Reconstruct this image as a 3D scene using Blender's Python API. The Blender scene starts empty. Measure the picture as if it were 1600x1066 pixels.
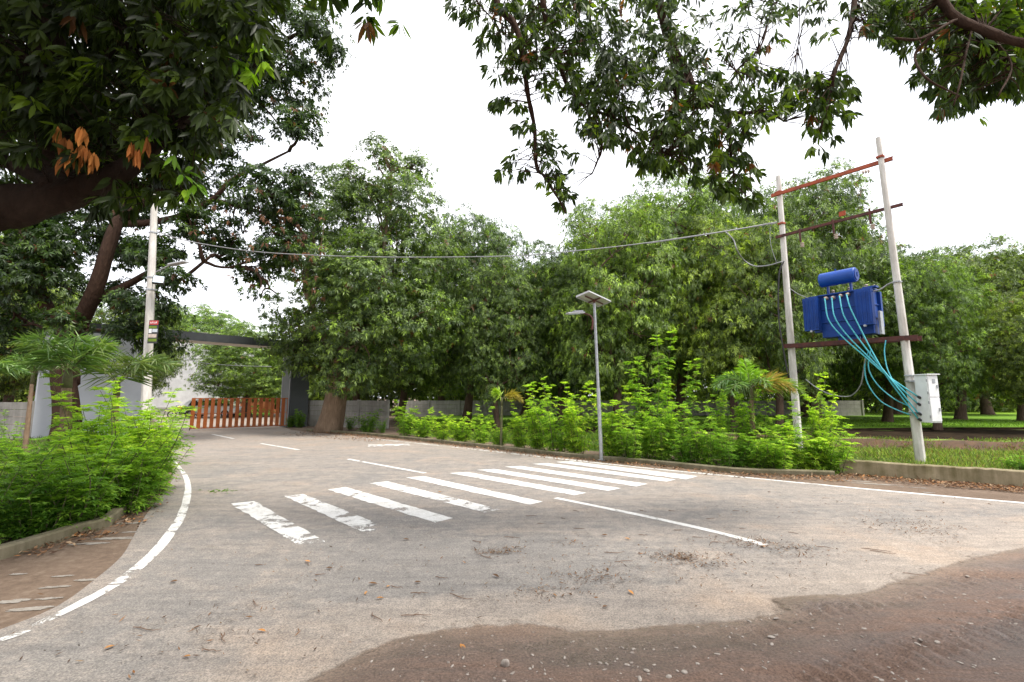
import bpy, math, random
import numpy as np
from mathutils import Vector, Matrix, geometry
R = math.radians
C = bpy.context.scene.collection
sc = bpy.context.scene
# ------------------------------------------------------------------ camera
FPX, PITCH, CAMZ = 711.1, R(7.0), 1.65          # focal length in photo pixels (1600 wide)
cam = bpy.data.objects.new('camera', bpy.data.cameras.new('camera')); C.objects.link(cam)
cam.data.sensor_width = 36; cam.data.lens = 16.0; cam.data.clip_end = 2000; cam.data.clip_start = 0.05
cam.location = (0, 0, CAMZ); cam.rotation_euler = (R(90)+PITCH, 0, 0)
sc.camera = cam
sc.render.resolution_x, sc.render.resolution_y = 1024, 682
# ------------------------------------------------------------------ sky and sun
SUN_EL, SUN_AZ = R(60), R(118)                    # azimuth clockwise from +Y: behind the camera, right
w = bpy.data.worlds.new('World'); sc.world = w; w.use_nodes = True
nt = w.node_tree; nt.nodes.clear()
def nn(nt, t, **kw):
    n = nt.nodes.new(t)
    for k, v in kw.items():
        if k.startswith('i_'): n.inputs[k[2:].replace('_', ' ')].default_value = v
        else: setattr(n, k, v)
    return n
out = nn(nt, 'ShaderNodeOutputWorld'); bg = nn(nt, 'ShaderNodeBackground'); bg.inputs[1].default_value = 0.1
sky = nn(nt, 'ShaderNodeTexSky', sky_type='NISHITA', sun_disc=False, sun_elevation=SUN_EL, sun_rotation=SUN_AZ, dust_density=3.0)
tc = nn(nt, 'ShaderNodeTexCoord'); no = nn(nt, 'ShaderNodeTexNoise'); no.inputs['Scale'].default_value = 2.2; no.inputs['Detail'].default_value = 6
cr = nn(nt, 'ShaderNodeValToRGB'); cr.color_ramp.elements[0].position = .35; cr.color_ramp.elements[1].position = .65
cr.color_ramp.elements[0].color = (8.3, 8.5, 9.2, 1); cr.color_ramp.elements[1].color = (10.5, 10.5, 10.6, 1)
mx = nn(nt, 'ShaderNodeMixRGB'); mx.inputs[0].default_value = .9
L = nt.links.new
L(tc.outputs['Generated'], no.inputs['Vector']); L(no.outputs['Fac'], cr.inputs[0])
L(sky.outputs[0], mx.inputs[1]); L(cr.outputs[0], mx.inputs[2]); L(mx.outputs[0], bg.inputs[0]); L(bg.outputs[0], out.inputs[0])
sl = bpy.data.lights.new('sun', 'SUN'); sl.energy = 2.4; sl.angle = R(12); sl.color = (1, .95, .87)
so = bpy.data.objects.new('sun', sl); C.objects.link(so)
sd = Vector((math.sin(SUN_AZ)*math.cos(SUN_EL), math.cos(SUN_AZ)*math.cos(SUN_EL), math.sin(SUN_EL)))
so.rotation_euler = sd.to_track_quat('Z', 'Y').to_euler()
sc.view_settings.view_transform = 'Standard'; sc.view_settings.look = 'None'; sc.view_settings.gamma = 1
sc.view_settings.exposure = 1.1
sc.render.engine = 'CYCLES'
sc.cycles.max_bounces = 6; sc.cycles.transparent_max_bounces = 8

# ------------------------------------------------------------------ places
CT, ST = math.cos(PITCH), math.sin(PITCH)
def ray(px, py):
    u = (px-800)/FPX; v = (533-py)/FPX
    return np.array((u, CT - v*ST, ST + v*CT))
def G(px, py, z=0.0):
    r = ray(px, py); t = (z-CAMZ)/r[2]; return np.array((r[0]*t, r[1]*t, z))
def P(px, py, Y):
    r = ray(px, py); t = Y/r[1]; return np.array((r[0]*t, Y, CAMZ + r[2]*t))
def PV(px, py, A, B):
    """where the sight line meets the upright plane over the plan line A-B"""
    r = ray(px, py); d = np.array((B[0]-A[0], B[1]-A[1]))
    n = np.array((-d[1], d[0])); t = (A[0]*n[0]+A[1]*n[1])/(r[0]*n[0]+r[1]*n[1])
    return np.array((r[0]*t, r[1]*t, CAMZ+r[2]*t))
def catmull(pts, n=6):
    pts = [np.array(p, float) for p in pts]
    q = [2*pts[0]-pts[1]] + pts + [2*pts[-1]-pts[-2]]; o = []
    for i in range(1, len(q)-2):
        for k in range(n):
            t = k/n; a, b, c, d = q[i-1], q[i], q[i+1], q[i+2]
            o.append(.5*((2*b)+(-a+c)*t+(2*a-5*b+4*c-d)*t*t+(-a+3*b-3*c+d)*t**3))
    o.append(pts[-1]); return o

# ------------------------------------------------------------------ objects
def tag(o, label=None, cat=None, group=None, kind=None):
    if label: o['label'] = label
    if cat: o['category'] = cat
    if group: o['group'] = group
    if kind: o['kind'] = kind
    return o
def thing(name, loc, label, cat, group=None):
    o = bpy.data.objects.new(name, None); C.objects.link(o); o.location = loc; o.empty_display_size = .1
    return tag(o, label, cat, group)
def org(o):
    v = np.zeros(3)
    while o is not None: v += np.array(o.location); o = o.parent
    return v
def mkobj(name, me, mat, parent=None, smooth=False, world=True, label=None):
    """mesh in world coordinates becomes a child of parent (unrotated)"""
    if mat is not None:
        for m in (mat if isinstance(mat, (list, tuple)) else [mat]): me.materials.append(m)
    if parent is not None and world:
        me.transform(Matrix.Translation(-Vector(org(parent))))
    if smooth: me.polygons.foreach_set('use_smooth', [True]*len(me.polygons))
    o = bpy.data.objects.new(name, me); C.objects.link(o)
    if parent is not None: o.parent = parent
    if label: o['label'] = label
    return o
def recentre(o, c):
    o.data.transform(Matrix.Translation(-Vector(c))); o.location = c; return o
def bevel(o, wd=.006, seg=2):
    m = o.modifiers.new('bevel', 'BEVEL'); m.width = wd; m.segments = seg; m.limit_method = 'ANGLE'; m.angle_limit = R(40); return o
def copy_tree(o, parent=None):
    c = o.copy(); C.objects.link(c); c.parent = parent
    for ch in [x for x in bpy.data.objects if x.parent == o]: copy_tree(ch, c)
    return c

class MB:
    def __init__(s): s.v = []; s.f = []; s.m = []
    def add(s, vs, fs, mi=0):
        b = len(s.v); s.v += [tuple(map(float, v)) for v in vs]; s.f += [tuple(b+i for i in f) for f in fs]; s.m += [mi]*len(fs); return s
    def box(s, c, size, rot=None, mi=0, ax=None):
        """ax: 3 axis vectors"""
        hx, hy, hz = [d/2 for d in size]; c = np.array(c, float)
        if ax is None:
            R3 = rot if rot is not None else Matrix.Identity(3); ax = [np.array(R3.col[i]) for i in range(3)]
        vs = [c+ax[0]*x*hx+ax[1]*y*hy+ax[2]*z*hz for z in (-1, 1) for y in (-1, 1) for x in (-1, 1)]
        return s.add(vs, [(0, 2, 3, 1), (4, 5, 7, 6), (0, 1, 5, 4), (2, 6, 7, 3), (0, 4, 6, 2), (1, 3, 7, 5)], mi)
    def tube(s, pts, rad, n=8, mi=0, caps=True, noise=0, seed=0, ridges=0):
        pts = [np.array(p, float) for p in pts]
        if not hasattr(rad, '__len__'): rad = [rad]*len(pts)
        rs = np.random.RandomState(seed); up = None; rings = []
        for i, p in enumerate(pts):
            t = pts[min(i+1, len(pts)-1)]-pts[max(i-1, 0)]; t = t/(np.linalg.norm(t)+1e-9)
            if up is None:
                up = np.cross(t, (0, 0, 1) if abs(t[2]) < .9 else (1, 0, 0))
            up = up - t*np.dot(up, t); up /= np.linalg.norm(up)+1e-9; sd_ = np.cross(t, up)
            ring = []
            for k in range(n):
                a = 2*math.pi*k/n; r = rad[i]
                if ridges: r *= 1+ridges*math.sin(a*5+i*.25)+ridges*.6*math.sin(a*9-i*.4+1)
                if noise: r *= 1+noise*(rs.rand()-.5)
                ring.append(p+up*math.cos(a)*r+sd_*math.sin(a)*r)
            rings.append(ring)
        vs = [v for r_ in rings for v in r_]; fs = []
        for i in range(len(pts)-1):
            for k in range(n):
                k2 = (k+1) % n; fs.append((i*n+k, i*n+k2, (i+1)*n+k2, (i+1)*n+k))
        if caps: fs.append(tuple(range(n-1, -1, -1))); fs.append(tuple((len(pts)-1)*n+k for k in range(n)))
        return s.add(vs, fs, mi)
    def mesh(s, name='mesh'):
        me = bpy.data.meshes.new(name); me.from_pydata(s.v, [], s.f); me.update()
        if any(s.m): me.polygons.foreach_set('material_index', s.m)
        return me
    def obj(s, name, mat, parent=None, smooth=False, world=True, label=None):
        return mkobj(name, s.mesh(name), mat, parent, smooth, world, label)

# ------------------------------------------------------------------ materials
def newmat(name):
    m = bpy.data.materials.new(name); m.use_nodes = True
    nt = m.node_tree; b = nt.nodes['Principled BSDF']; return m, nt, b
def ramp(nt, stops):
    c = nt.nodes.new('ShaderNodeValToRGB'); e = c.color_ramp.elements
    while len(e) < len(stops): e.new(.5)
    for i, (p, col) in enumerate(stops):
        e[i].position = p; e[i].color = (*col, 1) if len(col) == 3 else col
    return c
def noise(nt, scale, detail=5, rough=.6, vec=None, dist=0):
    n = nt.nodes.new('ShaderNodeTexNoise'); n.inputs['Scale'].default_value = scale
    n.inputs['Detail'].default_value = detail; n.inputs['Roughness'].default_value = rough; n.inputs['Distortion'].default_value = dist
    if vec is not None: nt.links.new(vec, n.inputs['Vector'])
    return n
def mixc(nt, fac, a, b, mode='MIX'):
    m = nt.nodes.new('ShaderNodeMixRGB'); m.blend_type = mode
    for s, v in ((0, fac), (1, a), (2, b)):
        if isinstance(v, (int, float)): m.inputs[s].default_value = v
        elif isinstance(v, (tuple, list)): m.inputs[s].default_value = (*v, 1) if len(v) == 3 else v
        else: nt.links.new(v, m.inputs[s])
    return m.outputs[0]
def bump(nt, b, h, strength=.5, dist=.01):
    n = nt.nodes.new('ShaderNodeBump'); n.inputs['Strength'].default_value = strength; n.inputs['Distance'].default_value = dist
    nt.links.new(h, n.inputs['Height']); nt.links.new(n.outputs[0], b.inputs['Normal']); return n
def mat_simple(name, c1, c2=None, rough=.6, scale=8, metal=0, bmp=.15, bscale=60, stretch=None, spec=.5, lo=.35, hi=.65):
    m, nt, b = newmat(name); c2 = c2 or tuple(x*.8 for x in c1)
    tc = nt.nodes.new('ShaderNodeTexCoord'); vec = tc.outputs['Object']
    if stretch:
        mp = nt.nodes.new('ShaderNodeMapping'); mp.inputs['Scale'].default_value = stretch
        nt.links.new(vec, mp.inputs[0]); vec = mp.outputs[0]
    n = noise(nt, scale, 8, .65, vec); r = ramp(nt, [(lo, c1), (hi, c2)]); nt.links.new(n.outputs['Fac'], r.inputs[0])
    nt.links.new(r.outputs[0], b.inputs['Base Color']); b.inputs['Roughness'].default_value = rough; b.inputs['Metallic'].default_value = metal
    b.inputs['Specular IOR Level'].default_value = spec
    if bmp:
        n2 = noise(nt, bscale, 4, .6, vec); bump(nt, b, n2.outputs['Fac'], bmp, .01)
    return m
def mat_leaf(name, rough=.42, trans=.32, spec=.5, tboost=(1.3, 1.45, .55)):
    m, nt, b = newmat(name)
    at = nt.nodes.new('ShaderNodeAttribute'); at.attribute_name = 'tint'
    oi = nt.nodes.new('ShaderNodeObjectInfo'); vr = ramp(nt, [(0, (.82, .86, .9)), (.5, (1, 1, 1)), (1, (1.22, 1.1, .85))]); nt.links.new(oi.outputs['Random'], vr.inputs[0])
    acol = mixc(nt, 1, at.outputs['Color'], vr.outputs[0], 'MULTIPLY')
    nt.links.new(acol, b.inputs['Base Color'])
    b.inputs['Roughness'].default_value = rough; b.inputs['Specular IOR Level'].default_value = spec
    tr = nt.nodes.new('ShaderNodeBsdfTranslucent')
    nt.links.new(mixc(nt, 1, acol, tboost, 'MULTIPLY'), tr.inputs[0])
    mxs = nt.nodes.new('ShaderNodeMixShader'); mxs.inputs[0].default_value = trans
    o = [n for n in nt.nodes if n.type == 'OUTPUT_MATERIAL'][0]
    nt.links.new(b.outputs[0], mxs.inputs[1]); nt.links.new(tr.outputs[0], mxs.inputs[2]); nt.links.new(mxs.outputs[0], o.inputs[0])
    return m
def mat_bark(name, c1, c2, c3, sc_=3.0, st=(1, 1, .25)):
    m, nt, b = newmat(name)
    tc = nt.nodes.new('ShaderNodeTexCoord'); mp = nt.nodes.new('ShaderNodeMapping'); mp.inputs['Scale'].default_value = st
    nt.links.new(tc.outputs['Object'], mp.inputs[0])
    n = noise(nt, sc_*4, 8, .7, mp.outputs[0], .4); n2 = noise(nt, sc_*.6, 3, .5, tc.outputs['Object'])
    r = ramp(nt, [(.3, c1), (.55, c2), (.75, c3)]); nt.links.new(n.outputs['Fac'], r.inputs[0])
    nt.links.new(mixc(nt, .45, r.outputs[0], mixc(nt, n2.outputs['Fac'], c1, c3)), b.inputs['Base Color'])
    b.inputs['Roughness'].default_value = .95; b.inputs['Specular IOR Level'].default_value = .15
    v = nt.nodes.new('ShaderNodeTexVoronoi'); v.inputs['Scale'].default_value = sc_*5; nt.links.new(mp.outputs[0], v.inputs['Vector'])
    bump(nt, b, mixc(nt, .5, n.outputs['Fac'], v.outputs['Distance']), .9, .06); return m

M = {}
M['mango'] = mat_leaf('mango_leaf', .42, .33, .45)
M['near'] = mat_leaf('near_mango_leaf', .45, .4, .3, (1.5, 1.6, .4))
M['shrub'] = mat_leaf('shrub_leaf', .5, .45, .3, (1.4, 1.45, .6))
M['palm'] = mat_leaf('palm_leaf', .42, .3)
M['grass'] = mat_leaf('grass_blade', .6, .35, .25)
M['dead'] = mat_leaf('dry_leaf', .8, .15, .2, (1.1, 1, .8))
M['bark'] = mat_bark('bark', (.05, .033, .024), (.11, .072, .05), (.2, .14, .1))
M['bark_dark_shaded'] = mat_bark('dark_shaded_bark', (.012, .008, .006), (.028, .018, .013), (.055, .035, .025))  # dark bark, deepened further to carry canopy shade on the near bough
M['bark_mid'] = mat_bark('brown_bark', (.018, .011, .008), (.05, .028, .019), (.11, .065, .045))
M['bark_pale'] = mat_bark('pale_bark', (.1, .065, .042), (.22, .15, .1), (.36, .26, .18))
M['stem'] = mat_simple('green_stem', (.12, .13, .05), (.08, .07, .035), .8, 20)
M['conc'] = mat_simple('pole_concrete', (.68, .66, .62), (.45, .42, .38), .85, 5, bmp=.35, bscale=70, stretch=(1, 1, .3), spec=.25)
M['rust'] = mat_simple('rust_primer', (.42, .075, .022), (.22, .045, .02), .7, 6, bmp=.25)
M['darkrust'] = mat_simple('dark_rust_steel', (.12, .03, .022), (.05, .02, .018), .75, 8, bmp=.3)
M['blue'] = mat_simple('transformer_blue', (.005, .05, .27), (.003, .032, .18), .5, 3, bmp=0, spec=.3)
M['bluelite'] = mat_simple('conservator_blue', (.008, .075, .38), (.006, .055, .3), .4, 3, bmp=0, spec=.35)
M['galv'] = mat_simple('galvanised_steel', (.42, .44, .46), (.3, .31, .33), .45, 12, .55, bmp=.08)
M['white'] = mat_simple('white_enamel', (.82, .82, .83), (.7, .7, .71), .4, 3, bmp=.03)
M['black'] = mat_simple('black_rubber', (.02, .02, .022), (.03, .03, .03), .55, 10)
M['teal'] = mat_simple('teal_cable_sheath', (.09, .5, .58), (.05, .34, .42), .5, 20, bmp=0)
M['wire'] = mat_simple('grey_cable', (.34, .34, .35), (.2, .2, .21), .5, 25, .3, bmp=.05)
M['porc'] = mat_simple('porcelain', (.6, .5, .42), (.4, .3, .25), .3, 10, bmp=0)
M['gate'] = mat_simple('orange_gate_paint', (.46, .12, .015), (.33, .075, .012), .5, 5, bmp=.05)
M['clad'] = mat_simple('dark_cladding', (.075, .082, .088), (.06, .066, .07), .4, 1.5, .2, bmp=.02)
M['cladmid'] = mat_simple('grey_cladding', (.16, .17, .18), (.13, .14, .15), .4, 1.5, .2, bmp=.02)
M['cladlite'] = mat_simple('light_cladding', (.55, .58, .63), (.5, .53, .58), .4, 1.5, .1, bmp=.02)
M['soffit'] = mat_simple('soffit_board', (.78, .72, .66), (.7, .64, .58), .6, 3)  # light board made paler to carry light bounced from the ground
M['plaster'] = mat_simple('stained_plaster', (.72, .72, .71), (.5, .5, .5), .85, .8, bmp=.1, bscale=15)
M['silver'] = mat_simple('lamp_alloy', (.5, .5, .52), (.42, .42, .44), .4, 6, .3, bmp=.03)
M['glass'] = mat_simple('dark_glass', (.02, .025, .03), (.03, .035, .04), .08, 3, bmp=0)
M['lens'] = mat_simple('lamp_lens', (.62, .72, .78), (.55, .66, .74), .15, 3, bmp=0)
M['carwhite'] = mat_simple('car_paint', (.8, .8, .81), (.77, .77, .78), .25, 2, bmp=0)
M['red'] = mat_simple('red_paint', (.5, .03, .02), (.4, .025, .02), .35, 3, bmp=0)
M['terra'] = mat_simple('terracotta_paint', (.5, .16, .07), (.42, .13, .06), .8, 3)
def mat_precast(name, c1, c2):
    m, nt, b = newmat(name)
    tc = nt.nodes.new('ShaderNodeTexCoord'); n = noise(nt, 1.4, 8, .7, tc.outputs['Object'])
    mp = nt.nodes.new('ShaderNodeMapping'); mp.inputs['Scale'].default_value = (5, 5, .5); nt.links.new(tc.outputs['Object'], mp.inputs[0])
    n2 = noise(nt, 1.5, 5, .6, mp.outputs[0])
    r = ramp(nt, [(.35, c1), (.65, c2)]); nt.links.new(mixc(nt, .4, n.outputs['Fac'], n2.outputs['Fac']), r.inputs[0])
    nt.links.new(r.outputs[0], b.inputs['Base Color']); b.inputs['Roughness'].default_value = .9
    b.inputs['Specular IOR Level'].default_value = .2
    n3 = noise(nt, 40, 5, .6, tc.outputs['Object']); bump(nt, b, n3.outputs['Fac'], .3, .01); return m
M['precast'] = mat_precast('precast_concrete', (.22, .21, .19), (.42, .4, .36))
M['lowwall'] = mat_precast('mossy_cement', (.09, .078, .028), (.36, .3, .2))
M['kerb'] = mat_precast('kerb_concrete', (.07, .065, .03), (.22, .19, .13))

# ground materials -----------------------------------------------------------
def mat_ground():
    m, nt, b = newmat('soil_and_grass')
    g = nt.nodes.new('ShaderNodeNewGeometry'); pos = g.outputs['Position']
    n1 = noise(nt, .6, 8, .7, pos); n2 = noise(nt, 12, 8, .7, pos)
    r1 = ramp(nt, [(.3, (.085, .062, .046)), (.5, (.17, .122, .09)), (.7, (.29, .225, .17))]); nt.links.new(mixc(nt, .5, n1.outputs['Fac'], n2.outputs['Fac']), r1.inputs[0])
    nt.links.new(r1.outputs[0], b.inputs['Base Color']); b.inputs['Roughness'].default_value = .95; b.inputs['Specular IOR Level'].default_value = .15
    n3 = noise(nt, 45, 6, .7, pos); bump(nt, b, n3.outputs['Fac'], .7, .02); return m
def mat_lawn(name='lawn', a=(.05, .1, .015), c=(.17, .3, .035)):
    m, nt, b = newmat(name)
    g = nt.nodes.new('ShaderNodeNewGeometry'); pos = g.outputs['Position']
    n1 = noise(nt, .5, 8, .7, pos); n2 = noise(nt, 9, 8, .8, pos)
    r1 = ramp(nt, [(.35, a), (.62, c)]); nt.links.new(mixc(nt, .5, n1.outputs['Fac'], n2.outputs['Fac']), r1.inputs[0])
    nt.links.new(r1.outputs[0], b.inputs['Base Color']); b.inputs['Roughness'].default_value = .9; b.inputs['Specular IOR Level'].default_value = .1
    n3 = noise(nt, 60, 4, .7, pos); bump(nt, b, n3.outputs['Fac'], .8, .03); return m
def mat_road():
    m, nt, b = newmat('dusty_asphalt')
    g = nt.nodes.new('ShaderNodeNewGeometry'); pos = g.outputs['Position']
    at = nt.nodes.new('ShaderNodeAttribute'); at.attribute_name = 'dust'
    mp = nt.nodes.new('ShaderNodeMapping'); mp.inputs['Rotation'].default_value = (0, 0, R(-35)); mp.inputs['Scale'].default_value = (.6, 1.2, 1)
    nt.links.new(pos, mp.inputs[0])
    big = noise(nt, .8, 12, .75, mp.outputs[0], .8); mid = noise(nt, 4.5, 12, .8, pos, .3); fine = noise(nt, 75, 6, .8, pos)
    asph = ramp(nt, [(.28, (.125, .117, .111)), (.5, (.195, .184, .174)), (.75, (.285, .266, .247))]); nt.links.new(mixc(nt, .42, mid.outputs['Fac'], fine.outputs['Fac']), asph.inputs[0])
    dust = ramp(nt, [(.3, (.235, .197, .165)), (.5, (.308, .262, .223)), (.72, (.395, .342, .296))]); nt.links.new(mixc(nt, .4, mid.outputs['Fac'], fine.outputs['Fac']), dust.inputs[0])
    red = ramp(nt, [(.35, (.34, .245, .175)), (.7, (.42, .325, .25))]); nt.links.new(mid.outputs['Fac'], red.inputs[0])
    ad = nt.nodes.new('ShaderNodeMath'); ad.operation = 'ADD'; nt.links.new(mixc(nt, .38, big.outputs['Fac'], mid.outputs['Fac']), ad.inputs[0]); nt.links.new(at.outputs['Fac'], ad.inputs[1])
    rr = ramp(nt, [(.4, (.1, .1, .1)), (.52, (.6, .6, .6)), (.7, (.95, .95, .95))]); nt.links.new(ad.outputs[0], rr.inputs[0])
    col = mixc(nt, rr.outputs[0], asph.outputs[0], dust.outputs[0])
    nr = noise(nt, .8, 5, .6, pos); rm = ramp(nt, [(.52, (0, 0, 0)), (.72, (.75, .75, .75))]); nt.links.new(nr.outputs['Fac'], rm.inputs[0])
    mm = nt.nodes.new('ShaderNodeMath'); mm.operation = 'MULTIPLY'; nt.links.new(rm.outputs[0], mm.inputs[0]); nt.links.new(rr.outputs[0], mm.inputs[1])
    col = mixc(nt, mm.outputs[0], col, red.outputs[0])
    mps = nt.nodes.new('ShaderNodeMapping'); mps.inputs['Rotation'].default_value = (0, 0, R(-40)); mps.inputs['Scale'].default_value = (.8, 7, 1); nt.links.new(pos, mps.inputs[0])
    st = noise(nt, 1.3, 10, .75, mps.outputs[0], .5); sq = ramp(nt, [(.35, (.82, .82, .83)), (.5, (1, 1, 1)), (.66, (1.14, 1.12, 1.09))]); nt.links.new(st.outputs['Fac'], sq.inputs[0]); col = mixc(nt, 1, col, sq.outputs[0], 'MULTIPLY')
    vc = nt.nodes.new('ShaderNodeTexVoronoi'); vc.feature = 'DISTANCE_TO_EDGE'; vc.inputs['Scale'].default_value = .55; wv = nt.nodes.new('ShaderNodeVectorMath'); wv.operation = 'ADD'
    wn = noise(nt, 2.5, 6, .7, pos); nt.links.new(pos, wv.inputs[0]); nt.links.new(wn.outputs['Color'], wv.inputs[1]); nt.links.new(wv.outputs[0], vc.inputs['Vector'])
    cq = ramp(nt, [(.002, (.62, .6, .58)), (.008, (1, 1, 1))]); nt.links.new(vc.outputs['Distance'], cq.inputs[0])
    ck = ramp(nt, [(.5, (0, 0, 0)), (.56, (1, 1, 1))]); nt.links.new(big.outputs['Fac'], ck.inputs[0]); col = mixc(nt, 1, col, mixc(nt, ck.outputs[0], (1, 1, 1), cq.outputs[0]), 'MULTIPLY')
    # dark specks of grit and small stains
    v = nt.nodes.new('ShaderNodeTexVoronoi'); v.inputs['Scale'].default_value = 26; v.inputs['Randomness'].default_value = 1; nt.links.new(pos, v.inputs['Vector'])
    vr = ramp(nt, [(.06, (1, 1, 1)), (.14, (0, 0, 0))]); nt.links.new(v.outputs['Distance'], vr.inputs[0])
    nv = noise(nt, 1.7, 4, .6, pos); vm = ramp(nt, [(.5, (0, 0, 0)), (.62, (.8, .8, .8))]); nt.links.new(nv.outputs['Fac'], vm.inputs[0])
    mm2 = nt.nodes.new('ShaderNodeMath'); mm2.operation = 'MULTIPLY'; nt.links.new(vr.outputs[0], mm2.inputs[0]); nt.links.new(vm.outputs[0], mm2.inputs[1])
    col = mixc(nt, mm2.outputs[0], col, (.09, .07, .055))
    gr_ = noise(nt, 95, 3, .7, pos); gq = ramp(nt, [(.36, (.62, .62, .62)), (.5, (1, 1, 1)), (.66, (1.45, 1.42, 1.38))]); nt.links.new(gr_.outputs['Fac'], gq.inputs[0]); col = mixc(nt, 1, col, gq.outputs[0], 'MULTIPLY')
    nt.links.new(col, b.inputs['Base Color']); b.inputs['Roughness'].default_value = .9; b.inputs['Specular IOR Level'].default_value = .25
    f2 = noise(nt, 140, 3, .6, pos); bump(nt, b, mixc(nt, .5, f2.outputs['Fac'], fine.outputs['Fac']), .55, .008); return m
def mat_mud():
    m, nt, b = newmat('wet_mud')
    g = nt.nodes.new('ShaderNodeNewGeometry'); pos = g.outputs['Position']
    at = nt.nodes.new('ShaderNodeAttribute'); at.attribute_name = 'dust'
    mp = nt.nodes.new('ShaderNodeMapping'); mp.inputs['Rotation'].default_value = (0, 0, R(-28)); mp.inputs['Scale'].default_value = (.35, 1.8, 1); nt.links.new(pos, mp.inputs[0])
    big = noise(nt, 1.1, 8, .65, mp.outputs[0], .5); mid = noise(nt, 7, 12, .82, pos); fine = noise(nt, 60, 6, .8, pos)
    r = ramp(nt, [(.3, (.068, .044, .034)), (.5, (.16, .105, .08)), (.7, (.3, .21, .165))]); nt.links.new(mixc(nt, .4, mid.outputs['Fac'], fine.outputs['Fac']), r.inputs[0])
    r2 = ramp(nt, [(.42, (.1, .088, .084)), (.6, (.185, .112, .08))]); nt.links.new(big.outputs['Fac'], r2.inputs[0])
    col = mixc(nt, .5, r.outputs[0], r2.outputs[0])
    edge = ramp(nt, [(.3, (.22, .16, .115)), (.7, (.34, .26, .2))]); nt.links.new(mid.outputs['Fac'], edge.inputs[0])
    col = mixc(nt, at.outputs['Fac'], col, edge.outputs[0])
    gr_ = noise(nt, 70, 3, .7, pos); gq = ramp(nt, [(.36, (.62, .62, .62)), (.5, (1, 1, 1)), (.66, (1.45, 1.42, 1.38))]); nt.links.new(gr_.outputs['Fac'], gq.inputs[0]); col = mixc(nt, 1, col, gq.outputs[0], 'MULTIPLY')
    nt.links.new(col, b.inputs['Base Color'])
    rg = ramp(nt, [(.4, (.2, .2, .2)), (.5, (.5, .5, .5)), (.6, (.85, .85, .85))]); nt.links.new(mixc(nt, .2, big.outputs['Fac'], mid.outputs['Fac']), rg.inputs[0])
    nt.links.new(rg.outputs[0], b.inputs['Roughness']); b.inputs['Specular IOR Level'].default_value = .4
    bump(nt, b, mixc(nt, .45, mid.outputs['Fac'], fine.outputs['Fac']), .8, .03)
    e1 = noise(nt, 9, 10, .8, pos); e2 = nt.nodes.new('ShaderNodeMath'); e2.operation = 'ADD'; nt.links.new(e1.outputs['Fac'], e2.inputs[0]); nt.links.new(at.outputs['Fac'], e2.inputs[1])
    hl = ramp(nt, [(0, (0, 0, 0)), (1, (1, 1, 1))]); e3 = nt.nodes.new('ShaderNodeMapRange'); e3.inputs['From Min'].default_value = 1.12; e3.inputs['From Max'].default_value = 1.32; nt.links.new(e2.outputs[0], e3.inputs['Value'])
    tr = nt.nodes.new('ShaderNodeBsdfTransparent'); ms = nt.nodes.new('ShaderNodeMixShader'); o = [x for x in nt.nodes if x.type == 'OUTPUT_MATERIAL'][0]
    nt.links.new(e3.outputs[0], ms.inputs[0]); nt.links.new(b.outputs[0], ms.inputs[1]); nt.links.new(tr.outputs[0], ms.inputs[2]); nt.links.new(ms.outputs[0], o.inputs[0]); return m
def mat_paint(name='worn_road_paint', c1=(.5, .47, .43), c2=(.74, .73, .71)):
    m, nt, b = newmat(name)
    g = nt.nodes.new('ShaderNodeNewGeometry'); pos = g.outputs['Position']
    n = noise(nt, 5, 10, .78, pos, .6); n2 = noise(nt, 1.2, 4, .5, pos); fine = noise(nt, 60, 4, .7, pos)
    r = ramp(nt, [(.35, tuple(x*.85 for x in c1)), (.62, c2)]); nt.links.new(mixc(nt, .4, n.outputs['Fac'], fine.outputs['Fac']), r.inputs[0])
    nt.links.new(r.outputs[0], b.inputs['Base Color']); b.inputs['Roughness'].default_value = .75
    at = nt.nodes.new('ShaderNodeAttribute'); at.attribute_name = 'dust'
    ad = nt.nodes.new('ShaderNodeMath'); ad.operation = 'SUBTRACT'; nt.links.new(mixc(nt, .3, n.outputs['Fac'], n2.outputs['Fac']), ad.inputs[0]); nt.links.new(at.outputs['Fac'], ad.inputs[1])
    hole = ramp(nt, [(.41, (0, 0, 0)), (.45, (1, 1, 1))]); nt.links.new(ad.outputs[0], hole.inputs[0])
    tr = nt.nodes.new('ShaderNodeBsdfTransparent'); mxs = nt.nodes.new('ShaderNodeMixShader')
    o = [x for x in nt.nodes if x.type == 'OUTPUT_MATERIAL'][0]
    nt.links.new(hole.outputs[0], mxs.inputs[0]); nt.links.new(tr.outputs[0], mxs.inputs[1]); nt.links.new(b.outputs[0], mxs.inputs[2]); nt.links.new(mxs.outputs[0], o.inputs[0])
    return m
M['ground'] = mat_ground(); M['lawn'] = mat_lawn('lawn', (.07, .14, .018), (.2, .36, .04)); M['weedy'] = mat_lawn('weedy_grass', (.04, .06, .018), (.12, .17, .04))  # lawn green raised to carry the sun in gaps between trees
M['road'] = mat_road(); M['mud'] = mat_mud(); M['paint'] = mat_paint()
M['darksoil'] = mat_simple('dark_wet_soil', (.018, .013, .01), (.04, .027, .018), 1.0, spec=0.02, scale=.9) if 0 else mat_simple('dark_wet_soil', (.016, .012, .009), (.045, .032, .02), 1.0, 2, bmp=.6, bscale=20, spec=.02)
M['bund'] = mat_simple('brown_earth', (.1, .055, .026), (.055, .032, .02), .95, 3, bmp=.6, bscale=20)
M['moss'] = mat_simple('mossy_turf', (.17, .26, .02), (.1, .15, .02), .95, 6, bmp=.6, bscale=40)
M['stone'] = mat_simple('pale_stone', (.44, .39, .34), (.15, .12, .1), .85, 8, bmp=.4, bscale=50)
M['slab'] = mat_simple('pale_paving', (.36, .33, .29), (.22, .19, .16), .9, 3, bmp=.2, bscale=50)
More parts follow.
